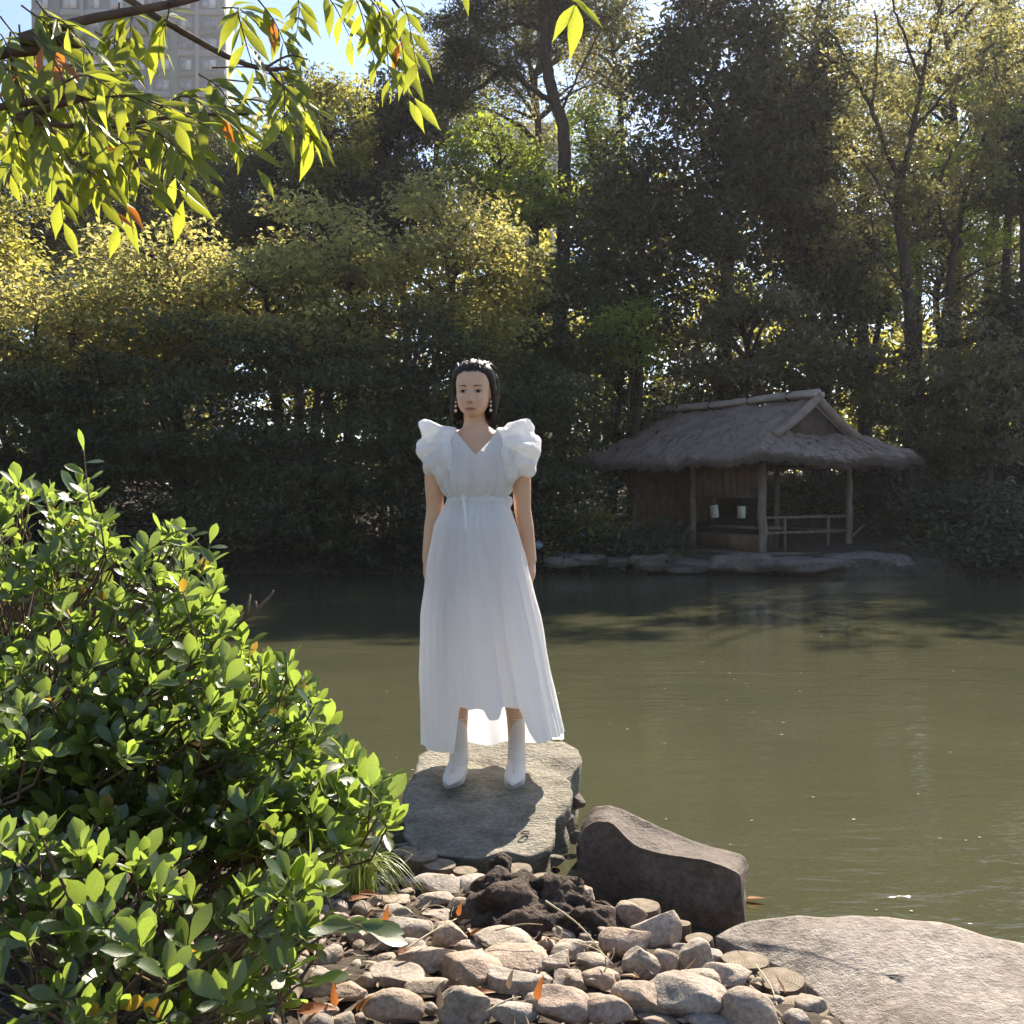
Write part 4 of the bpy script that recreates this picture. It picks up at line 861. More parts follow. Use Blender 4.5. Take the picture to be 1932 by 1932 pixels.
pobj('brace', MB().add(*tube([W(3.35, .95, .55), W(3.62, .80, .85)], [.03, .02], 6)), M['wood_old'])
for k in range(12): pobj('end_board', MB().add(*pbox(1.06 + k * .2, 5.08, 1.2, .1995, .03, 1.75)), M['wall_board'])
pobj('floor_slab', MB().add(*pbox(2.15, 3.0, .24, 3.2, 4.9, .20)), M['shore'])
def notice(px, py, w, h, v, lab, tilt):
    t = empty('notice', tuple(W(.925, v, 1.12))); t.rotation_euler = (0, 0, A30 - pi / 2); tag(t, lab, 'notice', 'paper notices in the pavilion')
    R = np.array([[cos(tilt), 0, -sin(tilt)], [0, 1, 0], [sin(tilt), 0, cos(tilt)]])
    obj('sheet', box((0, 0, 0), (w, .008, h), R), M['paper'], t)
    for k in range(5): obj('text_line', box((R @ np.array([(-.01 if k % 2 else 0) * 1, -.006, h * (.32 - k * .15)])), (w * (.7 if k % 2 else .78), .003, h * .035), R), M['ink'], t)
notice(1325, 991, .24, .26, 2.30, 'tilted paper notice hanging lower in the pavilion opening', .10); notice(1383, 978, .22, .24, 1.50, 'straight paper notice nearer the corner post', -.02)
# ------------------------------------------------------------------ apartment tower far off, grey block between the trees
D0 = 150.0; tl, trr = P(60, 100, D0), P(424, 100, D0); Wd = trr.x - tl.x; FH = 2.95; NF = 29
tower = empty('apartment_tower', ((tl.x + trr.x) / 2, D0, 0)); tag(tower, 'tall grey-green apartment tower with rows of windows at the top corner', 'building')
obj('wall', box((0, 2.5, NF * FH / 2), (Wd, 5, NF * FH)), M['panel_grey'], tower)
glass_me = {}
bays = [-.44, -.30, -.175, -.055, .06, .18, .30, .42]
for f in range(NF):
    z = f * FH
    if f % 1 == 0: obj('spandrel', box((0.0, -.12, z + .42), (Wd + .02, .24, .84)), M['panel_green' if f % 2 else 'panel_pale'], tower)
    for k, b in enumerate(bays):
        if z < 48: continue
        x = b * Wd; w = 2.0 if k % 2 else 1.5
        fr = obj('window', box((x, -.03, z + 1.75), (w + .2, .14, 1.6)), M['panel_pale'], tower)
        obj('pane', box((x - w * .25, -.075, z + 1.75), (w * .46, .1, 1.4)), M['glass'], fr); obj('pane', box((x + w * .25, -.08, z + 1.75), (w * .46, .1, 1.4)), M['glass' if (f * 7 + k * 3) % 3 else 'curtain'], fr)
for b in (-.235, .12, .36): obj('pilaster', box((b * Wd, -.2, NF * FH / 2), (.5, .42, NF * FH)), M['panel_pale'], tower)
for b in (-.37, .0, .24): obj('balcony_stack', box((b * Wd, -.18, NF * FH / 2), (1.1, .3, NF * FH - .1)), M['panel_green'], tower)
bl = P(1000, 250, 120.0)
t = empty('grey_block', (bl.x, 120, 0)); tag(t, 'pale grey building wall glimpsed behind the pine trunk', 'building')
obj('wall', box((0, 5, 22), (9, 10, 44)), M['concrete'], t)
for f in range(4):
    for k in range(4): obj('window', box((-3.3 + k * 2.2, -.02, 42 - f * 3), (1.2, .1, 1.4)), M['glass'], t)
obj('parapet', box((0, 5, 44.3), (9.3, 10.3, .5)), M['panel_pale'], t)

# ------------------------------------------------------------------ broad-leaved shrub of the foreground, leaf by leaf
def inpoly(x, y, poly):
    c = False; j = len(poly) - 1
    for i in range(len(poly)):
        a, b = poly[i], poly[j]
        if (a[1] > y) != (b[1] > y) and x < (b[0] - a[0]) * (y - a[1]) / (b[1] - a[1]) + a[0]: c = not c
        j = i
    return c
def obovate(L, Wd, seed):
    r = np.random.default_rng(seed); nl = 7; t = np.linspace(0, 1, nl); prof = np.array([.035, .16, .34, .47, .50, .38, .03]) * Wd; prof[0] = .03
    cu = r.uniform(-.28, .22); fo = r.uniform(.15, .45); tw = r.uniform(-.3, .3)
    x = np.stack([-prof, 0 * prof, prof], -1) * L; y = np.repeat((t * L)[:, None], 3, 1); z = np.abs(x) * fo - cu * L * (t ** 2)[:, None] + x * tw * t[:, None]
    return np.stack([x, y, z], -1).reshape(-1, 3), grid(3, nl)
SHAPES = [obovate(1.0, w, 600 + i) for i, w in enumerate((.42, .46, .50, .38, .44, .52, .40, .48))]
def lanceolate(seed):
    r = np.random.default_rng(seed); nl = 8; t = np.linspace(0, 1, nl); prof = np.array([.02, .20, .40, .48, .44, .30, .12, .008]) * r.uniform(.27, .34)
    cu = r.uniform(-.05, .35); fo = r.uniform(.1, .5); sw = r.uniform(-.12, .12)
    x = np.stack([-prof, 0 * prof, prof], -1) + (sw * t ** 2)[:, None]; y = np.repeat(t[:, None], 3, 1); z = np.abs(x - (sw * t ** 2)[:, None]) * fo - cu * (t ** 2)[:, None]
    return np.stack([x, y, z], -1).reshape(-1, 3), grid(3, nl)
LANCE = [lanceolate(700 + i) for i in range(8)]
def leaves_out(root, items, shapes, mat, nbig, part='leaf', rest='foliage'):
    """items: (score, position, rotation matrix, scale); the nbig with the highest score become leaf objects sharing meshes, the rest one mesh"""
    items = sorted(items, key=lambda q: -q[0]); me = [mesh_data(part, V, F, True) for V, F in shapes]
    for m_ in me: m_.materials.append(mat)
    for i, (s, p, R, L) in enumerate(items[:nbig]):
        o = bpy.data.objects.new(part, me[i % len(me)]); COL.objects.link(o); o.parent = root
        o.matrix_local = Matrix.Translation(Vector(p) - root.location) @ R.to_4x4() @ Matrix.Scale(L, 4)
    mb = MB()
    for i, (s, p, R, L) in enumerate(items[nbig:]):
        V, F = shapes[i % len(shapes)]; mb.add((V * L) @ np.array(R).T + np.array(p) - np.array(root.location), F)
    if mb.n: tag(obj(rest, mb, mat, root, True), kind='stuff')
def shrub(label, poly, depth, base, nt, seed, Lr, inner, extra=(), nbig=300):
    r = np.random.default_rng(seed); root = empty('shrub', (base[0], base[1], Hf(base[0], base[1]))); tag(root, label, 'shrub'); b = root.location; tw = MB(); items = []
    xs_ = [p[0] for p in poly]; ys_ = [p[1] for p in poly]
    def rosette(T, G, n, Lm, score, droop=0):
        G = Vector(G).normalized(); a0 = r.uniform(0, 6.28); U = G.orthogonal().normalized(); Vv = G.cross(U)
        for k in range(n):
            a = a0 + k * 2.4; el = r.uniform(.45, 1.35); s = (U * cos(a) + Vv * sin(a)); d = G * cos(el) + s * sin(el); d.z += .12 - droop
            nn = G * sin(el) - s * cos(el) * .9 + Vector((r.normal(), r.normal(), r.normal())) * .30; nn += Vector((.12, -.05, .38))
            L = Lm * r.uniform(.65, 1.2); p = Vector(T) - G * r.uniform(0, .035) + d.normalized() * .006
            items.append((score * L + r.uniform(0, .01), p, frame(d, nn), L))
    T_ = []
    while len(T_) < nt:
        x = r.uniform(min(xs_), max(xs_)); y = r.uniform(min(ys_), max(ys_))
        if not inpoly(x, y, poly): continue
        lay = r.random() < inner; d = depth(x, y) + (r.uniform(.12, .65) if lay else r.normal() * .07); T = P(x, y, d)
        if T.z < Hf(T.x, T.y) + .04: continue
        T_.append((T, lay))
    for T, lay in T_:
        c = Vector((b.x, b.y + .25, b.z + (T.z - b.z) * .45)); G = (T - c).normalized() * .8 + Vector((r.normal() * .4, -.25 + r.normal() * .4, .75)); G.normalize()
        rosette(T, G, int(r.integers(5, 9)), r.uniform(*Lr), (.4 if lay else 1.0) / T.y)
        s0 = T - G * .02; s1 = T - G * r.uniform(.10, .2) ; s2 = s1.lerp(c, .3) + Vector((r.normal() * .04, r.normal() * .04, -.05)); tw.add(*tube([s2 - b, s1 - b, s0 - b, T + G * .008 - b], [.0042, .0032, .0022, .0012], 5, False))
        # leaves down the twig
        for k in range(int(r.integers(1, 4))):
            q = s0.lerp(s1, r.random()); dd = Vector((r.normal(), r.normal(), r.normal() * .5 + .2)).normalized(); L = r.uniform(*Lr) * .9
            items.append(((.3 if lay else .7) * L / T.y, q, frame(dd, (r.normal() * .5, r.normal() * .5, 1)), L))
    for k in range(20):   # main stems from the foot
        T = T_[int(r.integers(0, len(T_)))][0]; m = b.lerp(T, .55) + Vector((r.normal() * .08, .10 + r.normal() * .05, -.06)); st = catmull([b + Vector((r.normal() * .12, r.normal() * .1, -.06)), m, T], 5)
        tw.add(*tube([p - b for p in st], np.linspace(.010, .002, len(st)), 6, False))
    for pts, ns, Lm, dr in extra:   # single shoots seen against the water: (stem points, leaves along it)
        st = catmull(pts, 6); tw.add(*tube([p - b for p in st], np.linspace(.0034, .0012, len(st)), 6))
        for k in range(ns):
            q = st[int((len(st) - 1) * (1 - k / max(1, ns) * .8))]; sgn = 1 if k % 2 else -1; d = Vector((sgn, r.uniform(-.3, .3), .25 - dr + r.uniform(-.2, .3))) if k else (st[-1] - st[-3]).normalized()
            items.append((9, q, frame(d, (r.normal() * .25 - sgn * .25, -.55, 1)), Lm * r.uniform(.8, 1.15)))
    obj('stems', tw, M['twig'], root, True); leaves_out(root, items, SHAPES, M['shrub_leaf'], nbig)
    return root
poly_a = [(-60, 905), (30, 895), (80, 930), (150, 900), (205, 960), (215, 1000), (300, 1010), (330, 1000), (380, 1060), (415, 1110), (470, 1180), (485, 1235), (560, 1250), (600, 1290), (600, 1400), (-60, 1480)]
da = lambda x, y: 3.05 - (y - 900) / 900 * 1.15 - .0002 * (300 - x)
sh = [P(160, 1080, 2.95), P(178, 1000, 2.9), P(165, 920, 2.88), P(158, 850, 2.88)]
sh2 = [P(250, 1060, 2.9), P(300, 1025, 2.85), P(345, 1000, 2.85), P(378, 1030, 2.82)]
sh3 = [P(365, 1100, 2.9), P(385, 1060, 2.85), P(392, 1038, 2.82), P(396, 1025, 2.82)]
shrub('tall glossy broad-leaved shrub rising at the edge above the water', poly_a, da, (-1.75, 3.0), 380, 31, (.047, .068), .42, [(sh, 9, .062, 0), (sh2, 7, .055, .25), (sh3, 4, .052, .1)])
poly_b = [(-60, 1380), (590, 1330), (640, 1400), (690, 1470), (735, 1480), (735, 1555), (680, 1595), (640, 1610), (560, 1620), (450, 1610), (200, 1600), (-60, 1610)]
shrub('glossy broad-leaved shrub in the middle reaching towards the stone slab', poly_b, lambda x, y: 2.62 - (y - 1400) / 900 * 1.2, (-1.05, 2.55), 350, 32, (.052, .074), .40, [([P(560, 1600, 2.4), P(650, 1530, 2.4), P(700, 1490, 2.4), P(722, 1478, 2.4)], 6, .066, 0)])
poly_c = [(-60, 1550), (250, 1560), (420, 1590), (560, 1600), (640, 1650), (650, 1720), (600, 1790), (560, 1850), (480, 1932), (-60, 1960)]
shrub('low straggly shrub with dim twigs and scattered pale leaves at the bottom corner', poly_c, lambda x, y: 2.1 - (y - 1600) / 330 * .30, (-.85, 2.05), 125, 33, (.050, .074), .6, [([P(560, 1800, 1.95), P(620, 1760, 1.9), P(668, 1745, 1.85), P(690, 1752, 1.85)], 7, .075, .2), ([P(520, 1900, 1.9), P(560, 1860, 1.85), P(600, 1850, 1.85)], 5, .06, .1)])
# bare broken twig at the shrub's outer edge
t = empty('bare_twig', tuple(P(455, 1180, 2.75))); tag(t, 'bare broken twig sticking out of the shrub over dark water', 'twig'); mb = MB(); o = t.location
mb.add(*tube([P(a, b, 2.75) - o for a, b in ((430, 1200), (462, 1168), (490, 1145), (512, 1122), (516, 1114))], [.007, .006, .005, .004, .003], 6)).add(*tube([P(a, b, 2.75) - o for a, b in ((462, 1170), (468, 1145), (472, 1122))], [.005, .004, .003], 6)).add(*tube([P(a, b, 2.75) - o for a, b in ((472, 1162), (484, 1148), (482, 1134))], [.005, .004, .003], 6))
obj('wood', mb, M['twig'], t, True)
# ------------------------------------------------------------------ leafy boughs hanging in from above
root = empty('overhanging_tree', (-3.6, 1.7, Hf(-3.6, 1.7))); tag(root, 'tree with yellow-green feathered leaf sprays hanging in from the top corner', 'tree'); b0 = root.location
r = np.random.default_rng(41); wood_ = MB(); items = []
tp = catmull([Vector((0, 0, -.2)), Vector((.1, 0, 1.2)), Vector((.05, .05, 2.4)), Vector((.3, .1, 4.2))], 5); wood_.add(*tube(tp, np.linspace(.12, .05, len(tp)), 10))
def bough(pts, r0, r1, src=None):
    pts = [P(x, y, d) for x, y, d in pts]
    if src: pts = [Vector(src) + b0] + pts
    c = catmull(pts, 8); wood_.add(*tube([p - b0 for p in c], np.linspace(r0, r1, len(c)), 8)); return c
bough([(-60, 108, 2.0), (40, 72, 2.0), (170, 36, 2.05), (300, 12, 2.1), (390, -12, 2.15), (500, -60, 2.3), (720, -110, 2.4), (1090, -70, 2.3)], 0.0125, .005, (.1, .02, 1.6))
bough([(230, -10, 2.2), (285, 25, 2.2), (370, 75, 2.2), (440, 112, 2.2), (500, 130, 2.2), (545, 128, 2.2)], .0085, .004); bough([(505, 130, 2.2), (535, 165, 2.2), (560, 180, 2.15)], .004, .002); bough([(500, 128, 2.2), (545, 105, 2.2), (580, 112, 2.2)], .003, .0015)
bough([(-60, 212, 1.9), (30, 222, 1.9), (80, 232, 1.9), (140, 238, 1.95), (210, 240, 2.0), (330, 220, 2.05), (470, 215, 2.1)], .008, .003, (.1, .02, 1.3)); bough([(60, 230, 1.9), (120, 195, 1.95), (250, 180, 2.05)], .006, .002)
bough([(90, 236, 1.9), (130, 300, 1.9), (180, 330, 1.9)], .005, .002); bough([(20, 80, 2.0), (30, 150, 2.05), (60, 220, 2.1)], .006, .003); bough([(300, -20, 2.5), (500, -30, 2.5), (700, -25, 2.5), (760, 20, 2.5)], .008, .003)
def spray(x0, y0, x1, y1, d, n, L, sag=.25, odd=False):
    a, e = P(x0, y0, d), P(x1, y1, d + r.uniform(-.12, .12)); m = a.lerp(e, .5) + Vector((0, r.normal() * .02, (a - e).length * sag * .5)); c = catmull([a, m, e], 8)
    wood_.add(*tube([p - b0 for p in c], np.linspace(.0022, .0008, len(c)), 5))
    for k in range(n):
        t = .18 + .82 * (k // 2 * 2 + 1) / n if k < n - 1 else 1.0; q = c[min(len(c) - 1, int(t * (len(c) - 1)))]; i = min(len(c) - 2, int(t * (len(c) - 2))); tg = (c[i + 1] - c[i]).normalized()
        side = tg.cross(Vector((0, -1, .35))).normalized() * (1 if k % 2 else -1); dr = r.uniform(.15, .6)
        dd = tg * (.75 if k < n - 1 else 1.6) + side * .75 + Vector((r.normal() * .12, r.normal() * .25, -dr)); nn = Vector((r.normal() * .35, -.75 + r.normal() * .35, .75))
        items.append((r.random() + (1 if y1 > 0 else 0), q, frame(dd, nn), L * r.uniform(.75, 1.15)))
SP = [(0, 30, 60, 160), (40, 10, 140, 120), (90, 30, 190, 125), (180, 60, 236, 130), (225, 5, 215, 85), (265, 25, 245, 85), (320, 5, 300, 70), (420, 15, 480, 40), (0, 110, 85, 250), (40, 140, 150, 285), (80, 130, 195, 260), (110, 160, 270, 225), (180, 185, 335, 235),
 (0, 180, 45, 320), (-20, 250, 40, 330), (80, 235, 120, 420), (110, 255, 220, 425), (140, 285, 285, 355), (60, 255, 115, 350), (30, 235, 20, 330), (200, 240, 310, 295), (255, 240, 360, 310), (300, 245, 345, 380), (325, 262, 384, 345), (395, 165, 485, 320),
 (430, 185, 588, 262), (425, 150, 590, 205), (400, 128, 555, 165), (375, 140, 445, 210), (500, 125, 560, 175), (530, 140, 535, 245), (450, 15, 478, 130), (480, -10, 545, 100), (560, -15, 560, 60), (600, -25, 660, 70), (660, -20, 705, 110), (700, -10, 782, 185), (715, -10, 735, 150), (740, 15, 772, 190),
 (150, 210, 240, 330), (60, 170, 100, 300), (300, 205, 420, 225), (280, 190, 400, 245), (20, 60, 20, 200), (350, 215, 450, 250), (0, 205, 80, 290), (200, 245, 200, 350), (120, 120, 240, 180), (560, 180, 590, 265), (60, 60, 130, 190), (10, 130, 110, 190), (150, 180, 170, 290), (100, 270, 190, 380), (220, 260, 280, 350), (30, 250, 150, 330), (120, 290, 240, 400), (690, -10, 750, 120), (755, -5, 785, 120)]
SP += [(a + r.uniform(-40, 40), b + r.uniform(-30, 30), c + r.uniform(-50, 50), e + r.uniform(-30, 30)) for a, b, c, e in SP if a < 120 and e < 260]
for i, s in enumerate(SP): spray(*s, d=(2.5 if s[0] > 540 and s[1] < 100 else r.uniform(1.85, 2.3)), n=int(r.integers(7, 11)), L=r.uniform(.068, .090))
for a, e in (((1085, 8), (1040, 78)), ((1085, 8), (1092, 104)), ((1088, 6), (1142, 50)), ((872, -20), (886, 26)), ((1075, 0), (1120, 10))):
    p, q = P(*a, 2.2), P(*e, 2.2); items.append((5, p, frame(q - p, (.1, -.8, .5)), (q - p).length))
wood_.add(*tube([P(1083, -75, 2.3) - b0, P(1086, 10, 2.2) - b0], [.003, .0015], 5)); wood_.add(*tube([P(872, -75, 2.3) - b0, P(872, -15, 2.2) - b0], [.003, .0015], 5))
obj('boughs', wood_, M['branch'], root, True); leaves_out(root, items, LANCE, M['spray_leaf'], 300)
# ------------------------------------------------------------------ the woman
PR = empty('person', (-.157, 4.50, .245)); tag(PR, 'woman in a long white puff-sleeved dress and pale ankle boots standing on the slab', 'person')
HZ, HC = 1.705, Vector((-.012, -.012, 1.705)); YAW = radians(7)
def hrot(V):
    V = np.asarray(V, float); c, s = cos(-YAW), sin(-YAW); X_, Y_ = V[:, 0].copy(), V[:, 1].copy()
    return np.stack([X_ * c - Y_ * s, X_ * s + Y_ * c, V[:, 2]], -1) + np.array(HC)
vz = np.array([-1.0, -.92, -.8, -.6, -.4, -.2, 0, .2, .5, .8, .93, 1.0])
hw = np.array([.016, .034, .052, .0645, .0695, .0715, .073, .0745, .071, .052, .030, .006]); hf = np.array([.070, .082, .0865, .088, .0885, .0875, .0865, .0885, .083, .058, .032, .006]); hb = np.array([-.02, -.005, .01, .045, .072, .088, .098, .102, .095, .066, .038, .006])
def head():
    nu, nv = 96, 90; th = np.linspace(-pi, pi, nu, False); v = np.sin(np.linspace(-pi / 2, pi / 2, nv)) * .999; Th, Vv = np.meshgrid(th, v)
    w = np.interp(Vv, vz, hw); f = np.interp(Vv, vz, hf); b = np.interp(Vv, vz, hb); s, c = np.sin(Th), np.cos(Th)
    e = .86; x = w * np.sign(s) * np.abs(s) ** e; y = np.where(c > 0, -f * np.abs(c) ** e, b * np.abs(c) ** e); z = Vv * .117
    fr = np.clip(c, 0, 1) ** .5
    g = lambda dx, dz, sx, sz: np.exp(-(dx / sx) ** 2 - (dz / sz) ** 2)
    br = np.interp(z, [-.068, -.062, -.054, -.036, -.01, .004, .02], [0, .010, .0205, .013, .006, .002, 0])
    wid = np.interp(z, [-.066, -.054, -.026, .012], [.0125, .0125, .009, .008])
    y -= fr * br * np.exp(-(x / wid) ** 2); 
    for sg in (-1, 1):
        y -= fr * .006 * g(x - sg * .012, z + .057, .006, .006)                # wings of the nose
        y += fr * .0075 * g(x - sg * .031, z + .0135, .017, .010)               # eye sockets
        y -= fr * .003 * g(x - sg * .031, z - .010, .02, .006)                 # brow
        y -= fr * .004 * g(x - sg * .042, z + .040, .018, .016)                # cheek
    y -= fr * .0045 * g(x, z + .0830, .02, .004) + fr * .005 * g(x, z + .0905, .018, .004); y += fr * .003 * g(x, z + .087, .02, .0018) + fr * .004 * g(x, z + .100, .018, .004)
    V = hrot(np.stack([x, y, z], -1).reshape(-1, 3)); F = grid(nu, nv, True); j = np.arange(nu); n = len(V)
    V = np.concatenate([V, hrot([[0, .0, -.117], [0, 0, .117]])]); F = [F, np.stack([np.full(nu, n), (j + 1) % nu, j], -1), np.stack([np.full(nu, n + 1), (nv - 1) * nu + j, (nv - 1) * nu + (j + 1) % nu], -1)]
    return V, F
def loft(rings, n=28, e=1.0):
    a = np.arange(n) * 2 * pi / n; V = []
    for z, cx, cy, rx, ry in rings:
        s, c = np.sin(a), np.cos(a); V.append(np.stack([cx + rx * np.sign(c) * np.abs(c) ** e, cy + ry * np.sign(s) * np.abs(s) ** e, np.full(n, z)], -1))
    m = len(rings); V = np.concatenate(V + [[[rings[0][1], rings[0][2], rings[0][0]]], [[rings[-1][1], rings[-1][2], rings[-1][0]]]]); F = grid(n, m, True); j = np.arange(n)
    return V, [F, np.stack([np.full(n, m * n), (j + 1) % n, j], -1), np.stack([np.full(n, m * n + 1), (m - 1) * n + j, (m - 1) * n + (j + 1) % n], -1)]
def interp_rings(R, k=5):
    R = np.array(R); t = np.linspace(0, len(R) - 1, (len(R) - 1) * k + 1); return np.stack([np.interp(t, range(len(R)), R[:, i]) for i in range(R.shape[1])], -1)
def limb(pts, n=5, sides=16):
    q = catmull([Vector(p[:3]) for p in pts], n); rad = np.interp(np.linspace(0, len(pts) - 1, len(q)), range(len(pts)), [p[3] for p in pts]); return tube(q, rad, sides)
def body():
    mb = MB(); mb.add(*head())
    mb.add(*loft(interp_rings([(1.66, -.012, .03, .046, .044), (1.60, -.010, .024, .0475, .047), (1.565, -.006, .018, .049, .049), (1.545, 0, .016, .060, .052), (1.525, .001, .014, .085, .056), (1.505, .001, .012, .118, .062), (1.485, .001, .01, .150, .070), (1.455, .001, .008, .164, .082), (1.40, .001, .0, .150, .098), (1.34, .001, .0, .138, .102), (1.28, .001, .004, .120, .088), (1.21, .002, .006, .112, .080), (1.12, .004, .008, .148, .10), (1.02, .006, .01, .162, .112), (.92, .006, .01, .155, .105), (.86, .006, .01, .08, .07)])))
    mb.add(*limb([(-.085, .01, .96, .088), (-.082, 0, .74, .074), (-.08, -.008, .53, .052), (-.078, .012, .40, .053), (-.078, .02, .27, .041), (-.078, .02, .12, .034)]))
    mb.add(*limb([(.09, .01, .96, .088), (.115, 0, .74, .074), (.14, -.008, .53, .052), (.158, .012, .40, .053), (.172, .02, .27, .041), (.176, .02, .12, .034)]))
    for sg, A in ((-1, [(-.130, .012, 1.475, .050), (-.170, .018, 1.43, .050), (-.186, .03, 1.32, .044), (-.186, .045, 1.19, .0375), (-.198, .055, 1.10, .0365), (-.214, .055, .99, .0275), (-.2185, .052, .945, .0235)]), (1, [(.132, .012, 1.475, .050), (.176, .018, 1.43, .050), (.197, .03, 1.32, .044), (.204, .045, 1.19, .0375), (.218, .055, 1.10, .0365), (.236, .055, .99, .0275), (.243, .052, .945, .0235)])):
        mb.add(*limb(A, 6, 18)); w = Vector(A[-1][:3])
        mb.add(*loft([(w.z + .02, w.x, w.y, .018, .022), (w.z - .01, w.x + sg * .002, w.y, .017, .029), (w.z - .045, w.x + sg * .003, w.y - .002, .0165, .0375), (w.z - .068, w.x + sg * .002, w.y - .003, .014, .036), (w.z - .076, w.x + sg * .001, w.y - .003, .010, .030)], 20))
        for k, (oy, L) in enumerate(((-.030, .066), (-.0105, .074), (.009, .070), (.0275, .056))):   # four fingers, gently curled
            p = Vector((w.x + sg * .002, w.y - .003 + oy, w.z - .062)); c = -sg * .3
            q = [p, p + Vector((c * L * .10, oy * .10, -L * .42)), p + Vector((c * L * .45, oy * .16, -L * .78)), p + Vector((c * L * .95, oy * .16, -L * 1.02))]
            mb.add(*limb([(*a, rr_) for a, rr_ in zip(q, (.0088, .0082, .0075, .0058))], 4, 10))
        p = Vector((w.x - sg * .003, w.y - .022, w.z - .012)); q = [p, p + Vector((-sg * .004, -.020, -.026)), p + Vector((-sg * .008, -.025, -.052)), p + Vector((-sg * .012, -.022, -.074))]
        mb.add(*limb([(*a, rr_) for a, rr_ in zip(q, (.0125, .0108, .0090, .0066))], 4, 10))
    # ears
    for sg in (-1, 1):
        V, F = ico(3); V = V * [.010, .018, .031]; V[:, 1] += .010 * (V[:, 2] > 0) * V[:, 2] / .03; V[:, 0] += sg * .45 * V[:, 1]
        mb.add(hrot(V + [sg * .0775, .010, -.008]), F)
    V, F = mb.data()
    F3 = [f for f in F]
    return remeshed('body', V, F3, .0042, 3)
bme = body(); body_o = link('body', bme, M['skin'], PR); tag(body_o)
bco = np.empty(len(bme.vertices) * 3, np.float32); bme.vertices.foreach_get('co', bco); bco = bco.reshape(-1, 3)
BV = BVHTree.FromPolygons([tuple(v) for v in bco.tolist()], [tuple(p.vertices) for p in bme.polygons])
FWD = Vector((-sin(YAW), -cos(YAW), 0)); RGT = Vector((cos(YAW), -sin(YAW), 0))
def onface(u, v, off):
    o = HC + RGT * u + Vector((0, 0, v)) + FWD * .3; h = BV.ray_cast(o, -FWD)
    return (h[0] if h[0] else HC + RGT * u + Vector((0, 0, v)) + FWD * .085) + FWD * off
def patch(name, fn, nu, nv, m, parent, off):
    G = np.array([[onface(*fn(i / (nu - 1), j / (nv - 1)), off)[:] for i in range(nu)] for j in range(nv)]); V = G.reshape(-1, 3)
    return obj(name, (np.concatenate([V, V - np.array(FWD) * .003]), [grid(nu, nv), grid(nu, nv)[:, ::-1] + nu * nv]), m, parent, True)
for sg in (-1, 1):
    ex, ez = sg * .0328, -.0145
    up = lambda s: .0068 * (1 - (2 * s - 1) ** 2) ** .75 + .0012 * (s - .5) * sg; dn = lambda s: -.0046 * (1 - (2 * s - 1) ** 2) ** .8 + .0012 * (s - .5) * sg
    ey = patch('eye', lambda s, t: (ex + (s - .5) * .0305, ez + dn(s) * (1 - t) + up(s) * t), 15, 7, M['eye_white'], PR, .0012)
    def iris(s, t): return (ex + .0066 * t * cos(s * 2 * pi), ez + .0006 + max(-.0043, min(.0060, .0066 * t * sin(s * 2 * pi))))
    patch('iris', iris, 20, 4, M['iris'], ey, .0020)
    patch('upper_lid_line', lambda s, t: (ex + (s - .5) * .0325, ez + up(min(1, max(0, s))) + (t - .2) * .0034 * (.6 + .4 * (s if sg > 0 else 1 - s))), 15, 3, M['lash'], ey, .0022)
    patch('lower_lid_line', lambda s, t: (ex + (s - .5) * .027, ez + dn(s) - t * .0008), 15, 2, M['brow'], ey, .0018)
    patch('eyebrow', lambda s, t: (sg * (.0150 + .036 * s), .0085 + .0030 * sin(s * pi * .75) - .0012 * max(0, s - .6) + (t - .5) * .0066 * (1 - .55 * s) * min(1, s * 6 + .5)), 14, 3, M['brow'], PR, .0010)
    for q in (0,): patch('nostril', lambda s, t: (sg * .0068 + .0030 * t * cos(s * 2 * pi), -.0615 + .0018 * t * sin(s * 2 * pi)), 10, 3, M['brow'], PR, .0009)
def lipf(s, t):
    u = 2 * s - 1; top = .0072 * (1 - abs(u)) ** .6 * (1 - .35 * math.exp(-(u / .16) ** 2)); bot = -.0084 * (1 - u * u) ** .8; mid = -.0006 * (1 - u * u)
    return (u * .0238, -.0870 + (mid + (bot - mid) * (1 - 2 * t) if t < .5 else mid + (top - mid) * (2 * t - 1)))
lp = patch('lips', lipf, 17, 9, M['lip'], PR, .0014)
patch('lip_line', lambda s, t: ((2 * s - 1) * .0240, -.0876 - .0006 * (1 - (2 * s - 1) ** 2) + (t - .5) * .0013), 17, 2, M['brow'], lp, .0026)
